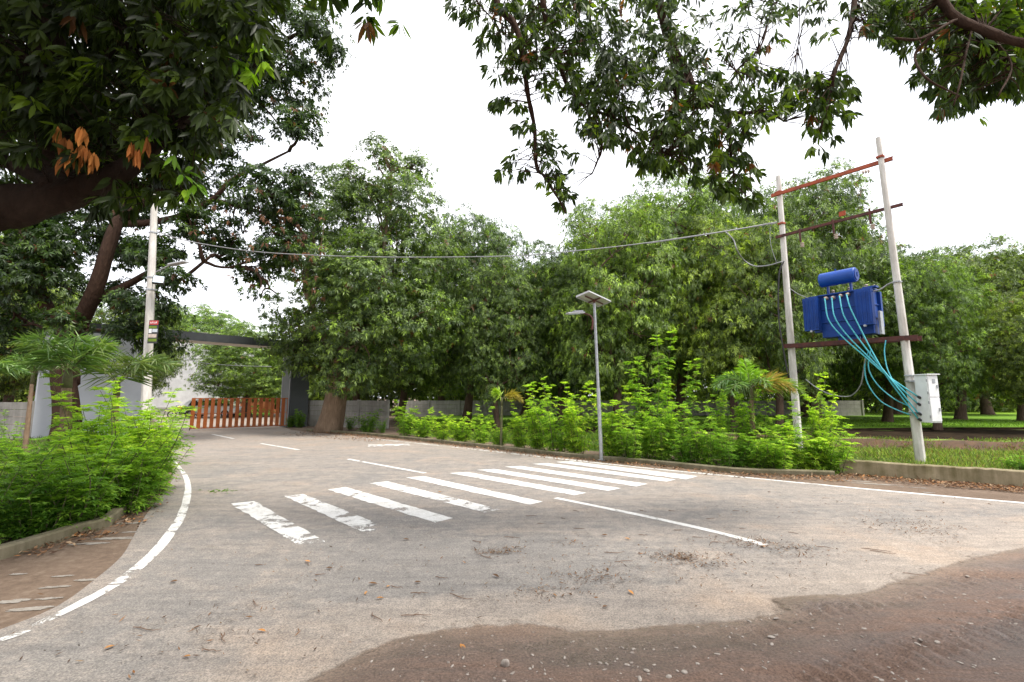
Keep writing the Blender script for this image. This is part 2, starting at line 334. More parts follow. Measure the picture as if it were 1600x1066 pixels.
M['twig'] = mat_simple('dry_twig', (.12, .07, .045), (.2, .13, .09), .9, 20, bmp=.2)

# ------------------------------------------------------------------ ground sheets
def sheet(name, poly, z, mat, step=None, dustf=None, zf=None, rag=0, seed=0, kind='structure', area=None):
    """a flat sheet bounded by a polygon, triangulated on an inner grid; dustf(xy)->attribute"""
    poly = [np.array(p[:2], float) for p in poly]
    rs = np.random.RandomState(seed)
    if rag:
        q = []
        for i in range(len(poly)):
            a, b = poly[i], poly[(i+1) % len(poly)]; ln = np.linalg.norm(b-a); n = max(1, int(min(ln, 30)/(rag*1.4)))
            nv = np.array((-(b-a)[1], (b-a)[0]))/(ln+1e-9)
            for k in range(n):
                p = a+(b-a)*k/n; q.append(p+nv*rs.normal()*rag*.35 + nv*rag*.8*math.sin(p[0]*3.1+p[1]*2.3)) 
        poly = q
    pts = [Vector(p) for p in poly]; edges = [(i, (i+1) % len(poly)) for i in range(len(poly))]; nb = len(pts)
    if step:
        A = np.array(poly); lo, hi = A.min(0), A.max(0)
        if area: lo = np.maximum(lo, area[:2]); hi = np.minimum(hi, area[2:])
        xs = np.arange(lo[0], hi[0], step); ys = np.arange(lo[1], hi[1], step)
        gx, gy = np.meshgrid(xs, ys); gp = np.stack([gx.ravel(), gy.ravel()], 1)+rs.uniform(-.2, .2, (gx.size, 2))*step
        ins = np.zeros(len(gp), bool); j = len(A)-1
        for i in range(len(A)):
            c = ((A[i, 1] > gp[:, 1]) != (A[j, 1] > gp[:, 1])) & (gp[:, 0] < (A[j, 0]-A[i, 0])*(gp[:, 1]-A[i, 1])/(A[j, 1]-A[i, 1]+1e-12)+A[i, 0])
            ins ^= c; j = i
        pts += [Vector(p) for p in gp[ins]]
    vo, eo, fo, *_ = geometry.delaunay_2d_cdt(pts, edges, [list(range(nb))], 1, 1e-5)
    me = bpy.data.meshes.new(name)
    V = np.array([(v[0], v[1], z) for v in vo])
    if zf is not None: V[:, 2] = z+zf(V[:, 0], V[:, 1])
    me.from_pydata(V.tolist(), [], [list(f) for f in fo]); me.update()
    # upward normals
    if len(me.polygons) and sum(p.normal.z for p in me.polygons) < 0: me.flip_normals()
    if dustf is not None:
        a = me.attributes.new('dust', 'FLOAT', 'POINT'); a.data.foreach_set('value', np.asarray(dustf(V[:, 0], V[:, 1]), np.float32))
    o = mkobj(name, me, mat, smooth=zf is not None)
    if kind: o['kind'] = kind
    return o
def segdist(x, y, pl):
    d = np.full(x.shape, 1e9)
    for a, b in zip(pl[:-1], pl[1:]):
        ab = b[:2]-a[:2]; t = np.clip(((x-a[0])*ab[0]+(y-a[1])*ab[1])/(ab@ab+1e-9), 0, 1)
        d = np.minimum(d, np.hypot(x-a[0]-t*ab[0], y-a[1]-t*ab[1]))
    return d
rng = np.random.RandomState(7)
S = 600
gm = MB(); gm.add([(-S, -S, 0), (S, -S, 0), (S, S, 0), (-S, S, 0)], [(0, 1, 2, 3)])
tag(gm.obj('ground', M['ground']), kind='structure')

left_asph = [(-150, 1040), (0, 985), (90, 948), (150, 905), (190, 870), (208, 840), (228, 805), (262, 762), (270, 742), (262, 718), (256, 700), (262, 690), (270, 682), (262, 672), (245, 660), (225, 650)]
right_asph = [(420, 650), (430, 663), (455, 672), (500, 677), (560, 682), (612, 687), (700, 696), (800, 707), (900, 718), (1000, 730), (1100, 739), (1200, 749), (1300, 760), (1400, 770), (1500, 778), (1600, 787)]
la = [G(*p) for p in left_asph]; ra = [G(*p) for p in right_asph]
ext = ra[-1]+(ra[-1]-ra[-4])/np.linalg.norm(ra[-1]-ra[-4])*50
road_poly = [np.array((-12, -6, 0)), la[0]] + catmull(la, 3)[1:] + [G(300, 640), G(390, 640)] + ra + [ext, np.array((60, -30, 0)), np.array((-12, -30, 0))]
mud_edge_px = [(380, 1110), (480, 1062), (560, 1020), (610, 1000), (680, 985), (740, 977), (800, 973), (850, 976), (900, 986), (960, 983), (1050, 974), (1100, 972), (1170, 966), (1215, 956), (1205, 946), (1190, 936), (1250, 930), (1310, 929), (1350, 925), (1385, 910), (1430, 898), (1500, 875), (1560, 862), (1620, 851), (1800, 820)]
mud_edge = [G(*p) for p in mud_edge_px]
def road_dust(x, y):
    d = segdist(x, y, mud_edge); f = .22*np.exp(-(d/.55)**2)
    f += .1*np.exp(-(segdist(x, y, ra)/.5)**2)+.04*np.exp(-(segdist(x, y, la)/.25)**2)
    f += .16*np.clip((y-12)/8, 0, 1)                      # dustier towards the gate
    f += .16*np.clip((x-3.2)/3.5, 0, 1)*np.clip((6.6-y)/2, 0, 1)
    f -= .10*np.exp(-((x+1.0)**2/6+(y-4.6)**2/3))
    return f-.03
sheet('road', road_poly, .006, M['road'], .25, road_dust, area=(-22, -2, 20, 30))
mud_poly = mud_edge + [np.array((30, 5.2, 0)), np.array((60, 2, 0)), np.array((60, -28, 0)), np.array((-10, -28, 0)), np.array((-8, -1, 0)), np.array((-1.8, 1.6, 0))]
rsn = np.random.RandomState(3); kk = rsn.normal(size=(14, 2))*np.array([[2.2]]*6+[[7]]*8); ph = rsn.rand(14)*6.3
def mud_z(x, y):
    d = segdist(x, y, mud_edge); r = np.zeros_like(x)
    for k, (a, b) in enumerate(kk): r += np.sin(a*x+b*y+ph[k])*(.004 if k < 6 else .0022)
    # two tyre ruts running towards the upper right, with tread bars
    for off, dep in ((0, .022), (-.62, .016)):
        A, B = G(1180, 985)[:2], G(1600, 888)[:2]; dr = (B-A)/np.linalg.norm(B-A); nv = np.array((-dr[1], dr[0]))
        s = (x-A[0])*dr[0]+(y-A[1])*dr[1]; t = (x-A[0])*nv[0]+(y-A[1])*nv[1]-off
        r += -dep*np.exp(-(t/.13)**2)*(s > -1)+.018*np.exp(-(t/.12)**2)*np.sign(np.sin(s*52+np.sign(t)*t*18))*(s > -.3)*(s < 3.5)
    return np.clip(d/.3, 0, 1)*(.034+np.clip(r, -.024, .05))
def mud_dust(x, y):
    return .9*np.exp(-(segdist(x, y, mud_edge)/.22)**1.0)
sheet('mud_track', mud_poly, .012, M['mud'], .035, mud_dust, mud_z, rag=.03, seed=2, area=(-1.5, 1.5, 7.5, 6.2))

# lawns
def W(*p): return [np.array((a, b, 0.)) for a, b in p]
sheet('grass_verge', [G(1322, 736), G(1240, 730), G(1100, 716), G(960, 708), G(800, 694), G(640, 680), G(625, 672)]+W((-8, 36), (-2, 60), (60, 60), (90, 4))+[G(1700, 768)], .004, M['weedy'])
def slab_lawn(name, poly, z0, z1, mats):
    m = MB(); n = len(poly); top = [(p[0], p[1], z1) for p in poly]; bot = [(p[0], p[1], z0) for p in poly]
    m.add(top, [tuple(range(n))], 0); m.add(top+bot, [(i, (i+1) % n, n+(i+1) % n, n+i) for i in range(n)], 1)
    o = m.obj(name, mats); o['kind'] = 'structure'; return o
lawn_edge = [(-6, 25.0), (0, 24.3), (6, 23.6), (12, 22.6), (16, 22.6), (20, 23.2), (26, 23.5), (34, 23), (60, 22)]
slab_lawn('lawn', W(*lawn_edge, (60, 40.8), (-6, 40.8)), 0, .12, [M['lawn'], M['darksoil']])
slab_lawn('far_lawn', W((-10, 41), (400, 41), (400, 400), (-40, 400)), 0, .1, [mat_lawn('sunlit_lawn', (.12, .22, .02), (.26, .42, .04)), M['darksoil']])  # far lawn: brighter green copy, sun on open grass put into its colour
sheet('wet_ditch', W((-4, 22.2), (4, 20.2), (10, 17.6), (16, 17.2), (24, 17.6), (40, 16), (40, 22.8), (24, 23.2), (16, 22.4), (6, 23.3), (-4, 24.4)), .02, M['darksoil'], rag=.3, seed=5)
# earth bund with a mossy crest
bx = catmull([(7.2, 18.2, 0), (10.5, 15.6, 0), (12.5, 14.6, 0), (15.5, 14.3, 0), (19, 14.8, 0), (24, 14.6, 0), (34, 13.5, 0)], 8)
bm_ = MB(); prof = [(-.75, 0), (-.5, .12), (-.3, .26), (-.16, .31), (.1, .32), (.3, .24), (.6, 0)]
vs = []
for i, p in enumerate(bx):
    t = bx[min(i+1, len(bx)-1)]-bx[max(i-1, 0)]; t /= np.linalg.norm(t); nv = np.array((-t[1], t[0], 0))
    for k, (a, h) in enumerate(prof): vs.append(p+nv*(a+rng.normal()*.03)+np.array((0, 0, h*(1+.08*math.sin(i*.9+k)))))
np_ = len(prof)
for i in range(len(bx)-1):
    for k in range(np_-1): bm_.f.append((i*np_+k, (i+1)*np_+k, (i+1)*np_+k+1, i*np_+k+1)); bm_.m.append(1 if k in (3, 4) else 0)
bm_.v = [tuple(v) for v in vs]
tag(bm_.obj('earth_bank', [M['bund'], M['moss']], smooth=True), kind='structure')

# ------------------------------------------------------------------ road paint
def strip(name, pts, wd, z=.010, wear=0, wearf=None, smooth_n=4):
    pts = catmull([np.array((p[0], p[1], 0.)) for p in pts], smooth_n) if len(pts) > 2 else [pts[0]+(pts[1]-pts[0])*t for t in np.linspace(0, 1, 12)]
    m = MB(); vs = []; dw = []; n = len(pts)
    for i, p in enumerate(pts):
        t = pts[min(i+1, n-1)]-pts[max(i-1, 0)]; t = t/np.linalg.norm(t); nv = np.array((-t[1], t[0], 0)); ww = wd if not hasattr(wd, '__len__') else np.interp(i/(n-1), np.linspace(0, 1, len(wd)), wd)
        for s in (-.5, -.17, .17, .5):
            q = p+nv*ww*(s+(rng.normal()*.03 if abs(s) == .5 else 0)); vs.append((q[0], q[1], z)); dw.append((wearf(i/(n-1)) if wearf else wear)+(.02 if abs(s) == .5 else 0))
    fs = [(i*4+k+1, i*4+k, i*4+4+k, i*4+5+k) for i in range(n-1) for k in range(3)]
    m.add(vs, fs); me = m.mesh(name); a = me.attributes.new('dust', 'FLOAT', 'POINT'); a.data.foreach_set('value', np.array(dw, np.float32))
    if me.polygons[0].normal.z < 0: me.flip_normals()
    o = mkobj(name, me, M['paint']); o['kind'] = 'structure'; return o
el = [G(*p) for p in ((256, 705), (272, 722), (288, 742), (294, 765), (286, 800), (268, 832), (240, 866), (205, 896), (180, 914))]
strip('edge_line', el, [.07, .085, .105, .115, .105], wearf=lambda t: .0+.06*max(0, t-.5))
el2 = [G(*p) for p in ((178, 916), (150, 932), (110, 953), (70, 972), (30, 992), (-20, 1008))]
strip('edge_line', el2, [.1, .1, .08, .07], wearf=lambda t: -.02+.07*t)
er = [G(*p) for p in ((560, 684), (640, 692), (712, 699.5), (842, 714), (1000, 731), (1187, 749), (1375, 767), (1600, 787), (1800, 805))]
strip('edge_line', er, [.09, .1, .11, .12, .12], wearf=lambda t: .05 if t < .3 else -.02)
for a, b in (((332, 679), (365, 686)), ((408, 693.5), (467, 703.5)), ((544, 718), (664, 740))):
    strip('centre_line', [G(*a), G(*b)], .11, wear=-.02)
strip('centre_line', [G(868, 779), G(1000, 806), G(1100, 828), G(1197, 853)], .11, wear=-.01)
strip('faded_road_patch', [G(575, 697), G(640, 695)], .7, wear=.06, z=.009)
stripes = [((360, 788), (397, 784), (510, 848), (465, 853)), ((443, 776), (474, 773), (608, 826), (572, 835)), ((512, 766), (540, 762), (707, 811), (680, 818)), ((577, 756), (606, 753), (782, 797), (757, 802)), ((635, 747), (663, 745), (848, 785), (828, 790)), ((702, 740), (730, 738.5), (917, 771), (897, 775)), ((745, 735), (772, 733.5), (970, 764), (950, 768)), ((788, 730), (815, 729), (1012, 757), (995, 761)), ((832, 725.5), (857, 724.5), (1056, 750), (1042, 753.5)), ((868, 722.5), (892, 721.5), (1090, 745), (1072, 750))]
for k, q in enumerate(stripes):
    a, b, c, d = [G(*p) for p in q]; me = bpy.data.meshes.new('crosswalk_stripe'); vs = []; dw = []; n = 28; mcol = 6
    for i in range(n+1):
        t = i/n; l, r = a+(d-a)*t, b+(c-b)*t
        for j in range(mcol+1):
            s = j/mcol; p = l+(r-l)*s
            if j in (0, mcol): p = p+(r-l)/np.linalg.norm(r-l)*rng.normal()*.008
            vs.append((p[0], p[1], .0105)); w_ = (.02, .02, .0, .01, -.01, -.03, -.03, -.03, -.02, -.03)[k]
            if k < 4: w_ += .06*math.exp(-((t-.68)/.03)**2)*(.6+.8*rng.rand())
            if k in (0, 1): w_ += .1*max(0, t-.82)/.18
            dw.append(w_)
    q_ = mcol+1
    me.from_pydata(vs, [], [(i*q_+j, i*q_+j+1, (i+1)*q_+j+1, (i+1)*q_+j) for i in range(n) for j in range(mcol)])
    if me.polygons[0].normal.z < 0: me.flip_normals()
    at_ = me.attributes.new('dust', 'FLOAT', 'POINT'); at_.data.foreach_set('value', np.array(dw, np.float32))
    o = mkobj('crosswalk_stripe', me, M['paint']); o['kind'] = 'structure'

# ------------------------------------------------------------------ kerbs, low wall
def kerb(name, pts, wd, h, mat, label, cat, n=6, jag=.01, seglen=None):
    pts = catmull(pts, n); m = MB(); vs = []
    for i, p in enumerate(pts):
        t = pts[min(i+1, len(pts)-1)]-pts[max(i-1, 0)]; t /= np.linalg.norm(t); nv = np.array((-t[1], t[0], 0))
        j = rng.normal(size=6)*jag
        hh = h*(1+j[0]); b = .02
        for a, z in ((0, 0), (0, hh-b), (b, hh), (wd-b, hh), (wd, hh-b), (wd, 0)): vs.append(p+nv*(a+j[1]*.6)+np.array((0, 0, z)))
    for i in range(len(pts)-1):
        for k in range(5): m.f.append((i*6+k, (i+1)*6+k, (i+1)*6+k+1, i*6+k+1)); m.m.append(0)
    for e in (0, len(pts)-1): m.f.append(tuple(e*6+k for k in range(6))); m.m.append(0)
    c = np.mean(vs, 0); c[2] = 0; m.v = [tuple(v) for v in vs]
    o = m.obj(name, mat); recentre(o, c); return tag(o, label, cat)
kr = [G(*p) for p in ((478, 674), (540, 678), (580, 681.5), (685, 692.5), (790, 704), (895, 716), (1009, 726), (1145, 740), (1248, 744), (1305, 746))]
kerb('kerb', kr, .14, .12, M['kerb'], 'long weathered concrete kerb along the planting bed on the right of the road', 'kerb')
lw = [G(*p) for p in ((1313, 741), (1431, 751), (1520, 757), (1600, 763.5))]; lw.append(lw[-1]+(lw[-1]-lw[-2])*4)
kerb('low_wall', lw, .16, .31, M['lowwall'], 'low stained cement wall beside the road in front of the leaning right-hand pole', 'wall', jag=.015)
kl = [G(*p) for p in ((-260, 935), (-80, 893), (0, 870), (60, 852), (110, 836), (148, 826), (175, 808), (200, 785), (222, 760), (238, 735), (245, 712))]
kerb('kerb', [p for p in kl[::-1]], .13, .13, M['kerb'], 'curved mossy kerb under the bright green shrubs on the left', 'kerb')

# pale paving patches showing through the dirt on the left verge
M['slab'] = mat_paint('pale_paving', (.2, .17, .14), (.32, .29, .255))
def patch(cx, cy, a, b, rot=0, name='paving_patch', mat='slab', z=.005, seed=0):
    rs = np.random.RandomState(seed); c = G(cx, cy); ang = np.linspace(0, 2*math.pi, 26)[:-1]; k = rs.rand(4)*6.3
    p = [(c[0]+(math.cos(t)*a*math.cos(rot)-math.sin(t)*b*math.sin(rot))*s, c[1]+(math.cos(t)*a*math.sin(rot)+math.sin(t)*b*math.cos(rot))*s, 0)
         for t in ang for s in [1+.32*math.sin(2*t+k[0])+.26*math.sin(3*t+k[1])+.18*math.sin(7*t+k[2])]]
    return sheet(name, [np.array(q) for q in p], z, M[mat], step=.035, dustf=lambda x, y: .17*np.clip(np.hypot(((x-c[0])*math.cos(rot)+(y-c[1])*math.sin(rot))/a, (-(x-c[0])*math.sin(rot)+(y-c[1])*math.cos(rot))/b), 0, 1.4)**2-.04)
for i, (px, py, a, b) in enumerate([(175, 842, .3, .06), (140, 850, .25, .05), (200, 832, .22, .05), (205, 818, .2, .05), (25, 898, .12, .03), (95, 901, .14, .03), (85, 918, .16, .035), (20, 940, .13, .05), (50, 952, .22, .045), (85, 935, .16, .035), (135, 907, .14, .035), (230, 790, .25, .06), (240, 775, .2, .05)]):
    patch(px, py, a, b, R(10), seed=i)
for i, (px, py, a, b) in enumerate([(1370, 757, .5, .07), (1450, 770, .12, .05), (1425, 762, .3, .05), (1335, 752, .35, .06), (1540, 781, .3, .05), (1290, 747, .3, .05)]):
    patch(px, py, a, b, R(-20), seed=20+i)
def mat_water():
    m, nt, b = newmat('puddle_water'); b.inputs['Base Color'].default_value = (.13, .11, .09, 1); b.inputs['Roughness'].default_value = .12; b.inputs['Specular IOR Level'].default_value = .6
    n = noise(nt, 30, 3, .5); bump(nt, b, n.outputs['Fac'], .05, .01); return m
M['water'] = mat_water()

# ------------------------------------------------------------------ leaves (numpy)
class Leaves:
    """collects leaves: base point, direction, normal, length, width, colour"""
    def __init__(s): s.a = []
    def add(s, P_, D_, N_, L_, W_, Ccol):
        n = len(P_); s.a.append((np.asarray(P_, np.float32), np.asarray(D_, np.float32), np.asarray(N_, np.float32), np.broadcast_to(np.asarray(L_, np.float32), n), np.broadcast_to(np.asarray(W_, np.float32), n), np.broadcast_to(np.asarray(Ccol, np.float32), (n, 3))))
    def mesh(s, name, detail=False, fold=.18, droop=.25):
        P_, D_, N_, L_, W_, C_ = [np.concatenate([x[i] for x in s.a]) for i in range(6)]
        D_ = D_/(np.linalg.norm(D_, axis=1, keepdims=True)+1e-9); S_ = np.cross(D_, N_); S_ /= np.linalg.norm(S_, axis=1, keepdims=True)+1e-9
        N_ = np.cross(S_, D_); Lc, Wc = L_[:, None], W_[:, None]; Z = np.array((0, 0, -1), np.float32)
        def st(t, wd): 
            m = P_+D_*Lc*t+Z*Lc*droop*t*t
            return m, m+S_*Wc*wd*.5+N_*Wc*fold*wd, m-S_*Wc*wd*.5+N_*Wc*fold*wd
        n = len(P_)
        if not detail:
            _, l, r = st(.45, 1); tip, _, _ = st(1, 0)
            V = np.stack([P_, l, tip, r], 1); F = np.array([[0, 1, 2], [0, 2, 3]]); k = 4
        else:
            m1, l1, r1 = st(.28, .85); m2, l2, r2 = st(.62, .95); tip, _, _ = st(1, 0)
            V = np.stack([P_, l1, m1, r1, l2, m2, r2, tip], 1); k = 8
            F = np.array([[0, 1, 2], [0, 2, 3], [1, 4, 5], [1, 5, 2], [2, 5, 6], [2, 6, 3], [4, 7, 5], [5, 7, 6]])
        V = V.reshape(-1, 3); FF = (np.arange(n)[:, None, None]*k+F[None]).reshape(-1, 3)
        me = bpy.data.meshes.new(name); me.vertices.add(len(V)); me.vertices.foreach_set('co', V.ravel())
        me.loops.add(FF.size); me.loops.foreach_set('vertex_index', FF.ravel().astype(np.int32))
        me.polygons.add(len(FF)); me.polygons.foreach_set('loop_start', np.arange(0, FF.size, 3, dtype=np.int32))
        me.update(calc_edges=True)
        ca = me.attributes.new('tint', 'FLOAT_COLOR', 'POINT'); cc = np.ones((n, k, 4), np.float32); cc[:, :, :3] = C_[:, None, :]
        ca.data.foreach_set('color', cc.ravel())
        me.polygons.foreach_set('use_smooth', np.ones(len(FF), bool)) if detail else None
        return me
def unit(rs, n):
    v = rs.normal(size=(n, 3)); return v/np.linalg.norm(v, axis=1, keepdims=True)
def pal(rs, n, cols, wts, jit=.18):
    cols = np.array(cols, float); i = rs.choice(len(cols), n, p=np.array(wts)/sum(wts))
    return cols[i]*np.clip(1+jit*rs.normal(size=(n, 1)), .4, 1.8)
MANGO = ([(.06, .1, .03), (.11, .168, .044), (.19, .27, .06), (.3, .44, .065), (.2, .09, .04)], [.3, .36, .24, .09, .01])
MANGO_NR_SHADED = ([(.017, .03, .009), (.03, .052, .012), (.05, .085, .015), (.1, .17, .018), (.12, .06, .03)], [.4, .36, .17, .06, .01])  # nearest tree: mature leaf greens darkened so the colour holds its shade
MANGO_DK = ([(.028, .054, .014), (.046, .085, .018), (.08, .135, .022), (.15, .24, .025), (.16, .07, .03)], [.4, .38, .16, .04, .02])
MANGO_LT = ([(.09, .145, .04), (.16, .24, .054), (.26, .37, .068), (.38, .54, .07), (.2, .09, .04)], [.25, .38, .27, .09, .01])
def whorls(lv, rs, cen, axis, k, Lr, Wr, palette, spread=.9, droop=.35, wjit=.18, off=.02):
    """k leaves round each point in cen, splayed about axis"""
    n = len(cen); c = np.repeat(cen, k, 0); ax = np.repeat(axis/(np.linalg.norm(axis, axis=1, keepdims=True)+1e-9), k, 0)
    wc = np.repeat(pal(rs, n, *palette), k, 0)*np.clip(1+.16*rs.normal(size=(n*k, 1)), .5, 1.6)
    rad = unit(rs, n*k); rad -= ax*np.sum(rad*ax, 1, keepdims=True); rad /= np.linalg.norm(rad, axis=1, keepdims=True)+1e-9
    D = ax*rs.uniform(.0, .9, (n*k, 1))+rad*spread; D[:, 2] -= droop*rs.uniform(.4, 1.6, n*k)
    D /= np.linalg.norm(D, axis=1, keepdims=True); N = ax+unit(rs, n*k)*.45
    lv.add(c+D*off+unit(rs, n*k)*off, D, N, rs.uniform(*Lr, n*k), rs.uniform(*Wr, n*k), wc)
def crown_leaves(rs, lobes, per_m2, Lr, Wr, palette, k=9, clump=.4, fill=.25, zmin=None, gap=.22, droop=.35, pad=13):
    """lobes: (centre, radii). leaf clumps on the shell of every lobe, thinned by noise for gaps"""
    lv = Leaves(); kv = rs.normal(size=(8, 3))*1.1; kp = rs.rand(8)*6.3
    ends = []
    for c, r in lobes:
        c = np.array(c, float); r = np.array(r, float)*np.ones(3)
        area = 4*math.pi*((r[0]*r[1])**1.6/3+(r[0]*r[2])**1.6/3+(r[1]*r[2])**1.6/3)**(1/1.6)
        nc = int(area*per_m2/pad)+3; u = unit(rs, nc); q = np.where(rs.rand(nc) < fill, rs.uniform(.3, .85, nc), rs.uniform(.84, 1.08, nc))
        cc = c+u*r*q[:, None]
        nz = sum(np.sin(cc@kv[i]+kp[i]) for i in range(8))/4; keep = nz > -1+gap*2.2
        keep |= rs.rand(nc) < .15
        if zmin is not None: keep &= cc[:, 2] > zmin
        cc, u = cc[keep], u[keep]; ends.append(cc)
        m = pad; off = rs.normal(size=(len(cc)*m, 3)); off /= np.linalg.norm(off, axis=1, keepdims=True); off *= (rs.rand(len(off), 1)**.4)*clump*rs.uniform(.7, 1.5, len(cc)).repeat(m)[:, None]*np.array((1.25, 1.25, .7))
        off[:, 2] = np.abs(off[:, 2])*.9-np.linalg.norm(off[:, :2], axis=1)*.35
        g = np.repeat(cc, m, 0)+off; ax = np.repeat(u, m, 0)*.7+off/clump*.5+unit(rs, len(cc)*m)*.4; ax[:, 2] += .35
        whorls(lv, rs, g, ax, k, Lr, Wr, palette, droop=droop)
    return lv, np.concatenate(ends)
def limb(mb, a, b, r0, r1, rs, n=7, sag=.0, wob=.12, sides=8, ridges=0):
    a = np.array(a, float); b = np.array(b, float); ln = np.linalg.norm(b-a); pts = []
    w1 = rs.normal(size=3)*ln*wob; 
    for i in range(n+1):
        t = i/n; p = a+(b-a)*t+w1*math.sin(math.pi*t)+np.array((0, 0, ln*sag*math.sin(math.pi*t))); 
        if 0 < i < n: p = p+rs.normal(size=3)*ln*.014
        pts.append(p)
    mb.tube(pts, [r0+(r1-r0)*(i/n)**.8 for i in range(n+1)], sides, ridges=ridges, seed=rs.randint(999)); return pts
def skeleton(rs, base, fork, tr, lobes, ends, sides=12, flare=1.5, nsub=5, ridges=.05, extra=None):
    pool = list(extra or []); mb = MB(); base = np.array(base, float); fork = np.array(fork, float); n = 8
    pts = []; rad = []
    for i in range(n+1):
        t = i/n; pts.append(base+(fork-base)*t+np.array((math.sin(t*2.5), math.cos(t*3)-1, 0))*tr*.35); rad.append(tr*(1+(flare-1)*math.exp(-t*7))*(1-.18*t))
    mb.tube(pts, rad, sides, ridges=ridges, noise=.05, seed=rs.randint(99))
    for li, (c, r) in enumerate(lobes):
        c = np.array(c, float); r = np.array(r, float)*np.ones(3)
        s0 = pts[-1] if li % 3 else pts[-2]; pool_ = pool
        if pool_ and (li >= 4 or extra):
            s0 = min(pool_, key=lambda p: np.linalg.norm(p-c)+.6*max(0, p[2]-c[2])+rs.rand()*.3)
        path = limb(mb, s0, c+np.array((0, 0, -.2))*r[2], tr*(rs.uniform(.4, .55) if li < 4 and not extra else rs.uniform(.16, .25)), tr*.06, rs, 8, .08, .1, max(6, sides//2+1)); pool += path[2:7]
        d = np.linalg.norm((ends-c)/r, axis=1); cand = ends[d < 1.15]
        if len(cand):
            for e in cand[rs.choice(len(cand), min(nsub, len(cand)), replace=False)]:
                limb(mb, path[rs.randint(3, 8)], e, tr*.1+.01, .012, rs, 5, .05, .1, 5)
    return mb
def auto_lobes(rs, R_, H0, H1, n=12, lob=.42):
    """a round crown between heights H0 and H1"""
    hc = (H0+H1)/2; hh = (H1-H0)/2; L_ = [((0, 0, hc), (R_*.72, R_*.72, hh*.78))]
    for i in range(n):
        u = unit(rs, 1)[0]; u[2] = (i+.5)/n*1.7-.8; s = math.sqrt(max(0, 1-min(1, u[2]**2)))
        a = i*2.4+rs.rand()*.8; q = rs.uniform(.85, 1.0)
        rr = R_*lob*rs.uniform(.75, 1.2)
        L_.append(((math.cos(a)*s*(R_-rr*.9)*q, math.sin(a)*s*(R_-rr*.9)*q, hc+u[2]*(hh-rr*.7)), (rr, rr, rr*.85)))
    return L_
def build_tree(name, loc, label, seed, lobes, fork, tr, palette, per_m2=5, Lr=(.15, .23), Wr=(.04, .055), group=None, bark='bark', k=9, clump=.38, gap=.22, flare=1.5, sides=12, nsub=5, fill=.25, mat='mango', cat='tree', droop=.35, zmin=None, ridges=.05, extra=None, pre=None):
    """lobes and fork in coordinates relative to loc"""
    rs = np.random.RandomState(seed); lv, ends = crown_leaves(rs, lobes, per_m2, Lr, Wr, palette, k, clump, fill, gap=gap, droop=droop, zmin=zmin)
    t = thing(name, loc, label, cat, group)
    sk = skeleton(rs, (0, 0, -.1), fork, tr, lobes, ends, sides, flare, nsub, ridges, extra)
    if pre is not None: sk.add([np.array(v)-np.array(loc) for v in pre.v], pre.f)
    sk.obj('trunk', M[bark], t, smooth=True, world=False)
    mkobj('crown', lv.mesh('crown', droop=.3), M[mat], t, world=False)
    return t

# ------------------------------------------------------------------ the orchard: four kinds of crown, copied
rs = np.random.RandomState(11); kinds = []
orch = 'mango trees of the orchard behind the shrubs'
for kdx in range(5):
    H1 = 12.; lb = auto_lobes(rs, 4.9, (1.1, .8, 1.2, 1.0, .9)[kdx], H1, 22, .34)
    pp = (MANGO, MANGO_LT, MANGO, MANGO_LT, MANGO)[kdx]
    kinds.append((lb, pp))
# px, depth, top y, kind, width factor, label
rowspec = [
 (625, 31, 395, 0, .95, 'dark mango tree just right of the thick-trunked tree, behind the wall end'),
 (728, 27, 318, 2, .72, 'mango tree with a high rounded shoulder right of the thick-trunked tree'),
 (778, 24, 395, 4, .65, 'mango tree behind the small lone palm with one yellow frond'),
 (875, 26, 365, 0, .75, 'mango tree left of the solar lamp, its crown low under the hanging branches'),
 (965, 23.5, 285, 1, .7, 'tall mango tree directly behind the solar street lamp'),
 (1060, 26, 250, 3, .72, 'tallest pale green mango tree, right of the solar lamp under the hanging branches'),
 (1150, 22.5, 312, 1, .68, 'light green mango tree behind the tall shrubs, left of the left transformer pole'),
 (1215, 21, 335, 4, .62, 'mango tree with a thick trunk standing behind the left transformer pole'),
 (1275, 26, 250, 2, .72, 'tall mango tree rising behind the blue transformer'),
 (1385, 28, 368, 0, .8, 'mango tree behind the right transformer pole'),
 (1462, 23, 385, 3, .68, 'light green mango tree behind the white distribution box'),
 (1500, 31, 368, 4, .9, 'mango tree on the lawn to the right of the white distribution box'),
 (1600, 29, 370, 2, .9, 'mango tree at the right border of the view, over the green lawn'),
 (1640, 21, 430, 0, .8, 'low dark mango bough tree cut off by the right border'),
 (1545, 40, 395, 1, 1.0, 'far mango tree seen between the two trees on the right lawn'),
 (1260, 36, 330, 0, 1.0, 'far mango tree filling the gap left of the blue transformer'),
 (1010, 38, 345, 4, 1.0, 'far mango tree behind the solar street lamp and the shrubs'),
 (820, 37, 395, 2, 1.0, 'far dark mango tree behind the lone small palm'),
 (560, 42, 430, 0, 1.0, 'far mango tree behind the thick-trunked tree and compound wall'),
 (690, 43, 430, 1, 1.0, 'far mango tree seen low above the back wall left of the lone palm'),
 (1120, 40, 380, 3, 1.0, 'far mango tree behind the tall feathery shrubs'),
 (1400, 42, 410, 2, 1.0, 'far mango tree between the transformer poles and the right lawn'),
 (910, 44, 410, 1, 1.0, 'far mango tree behind the cable and left of the lamp'),
]
protos = {}
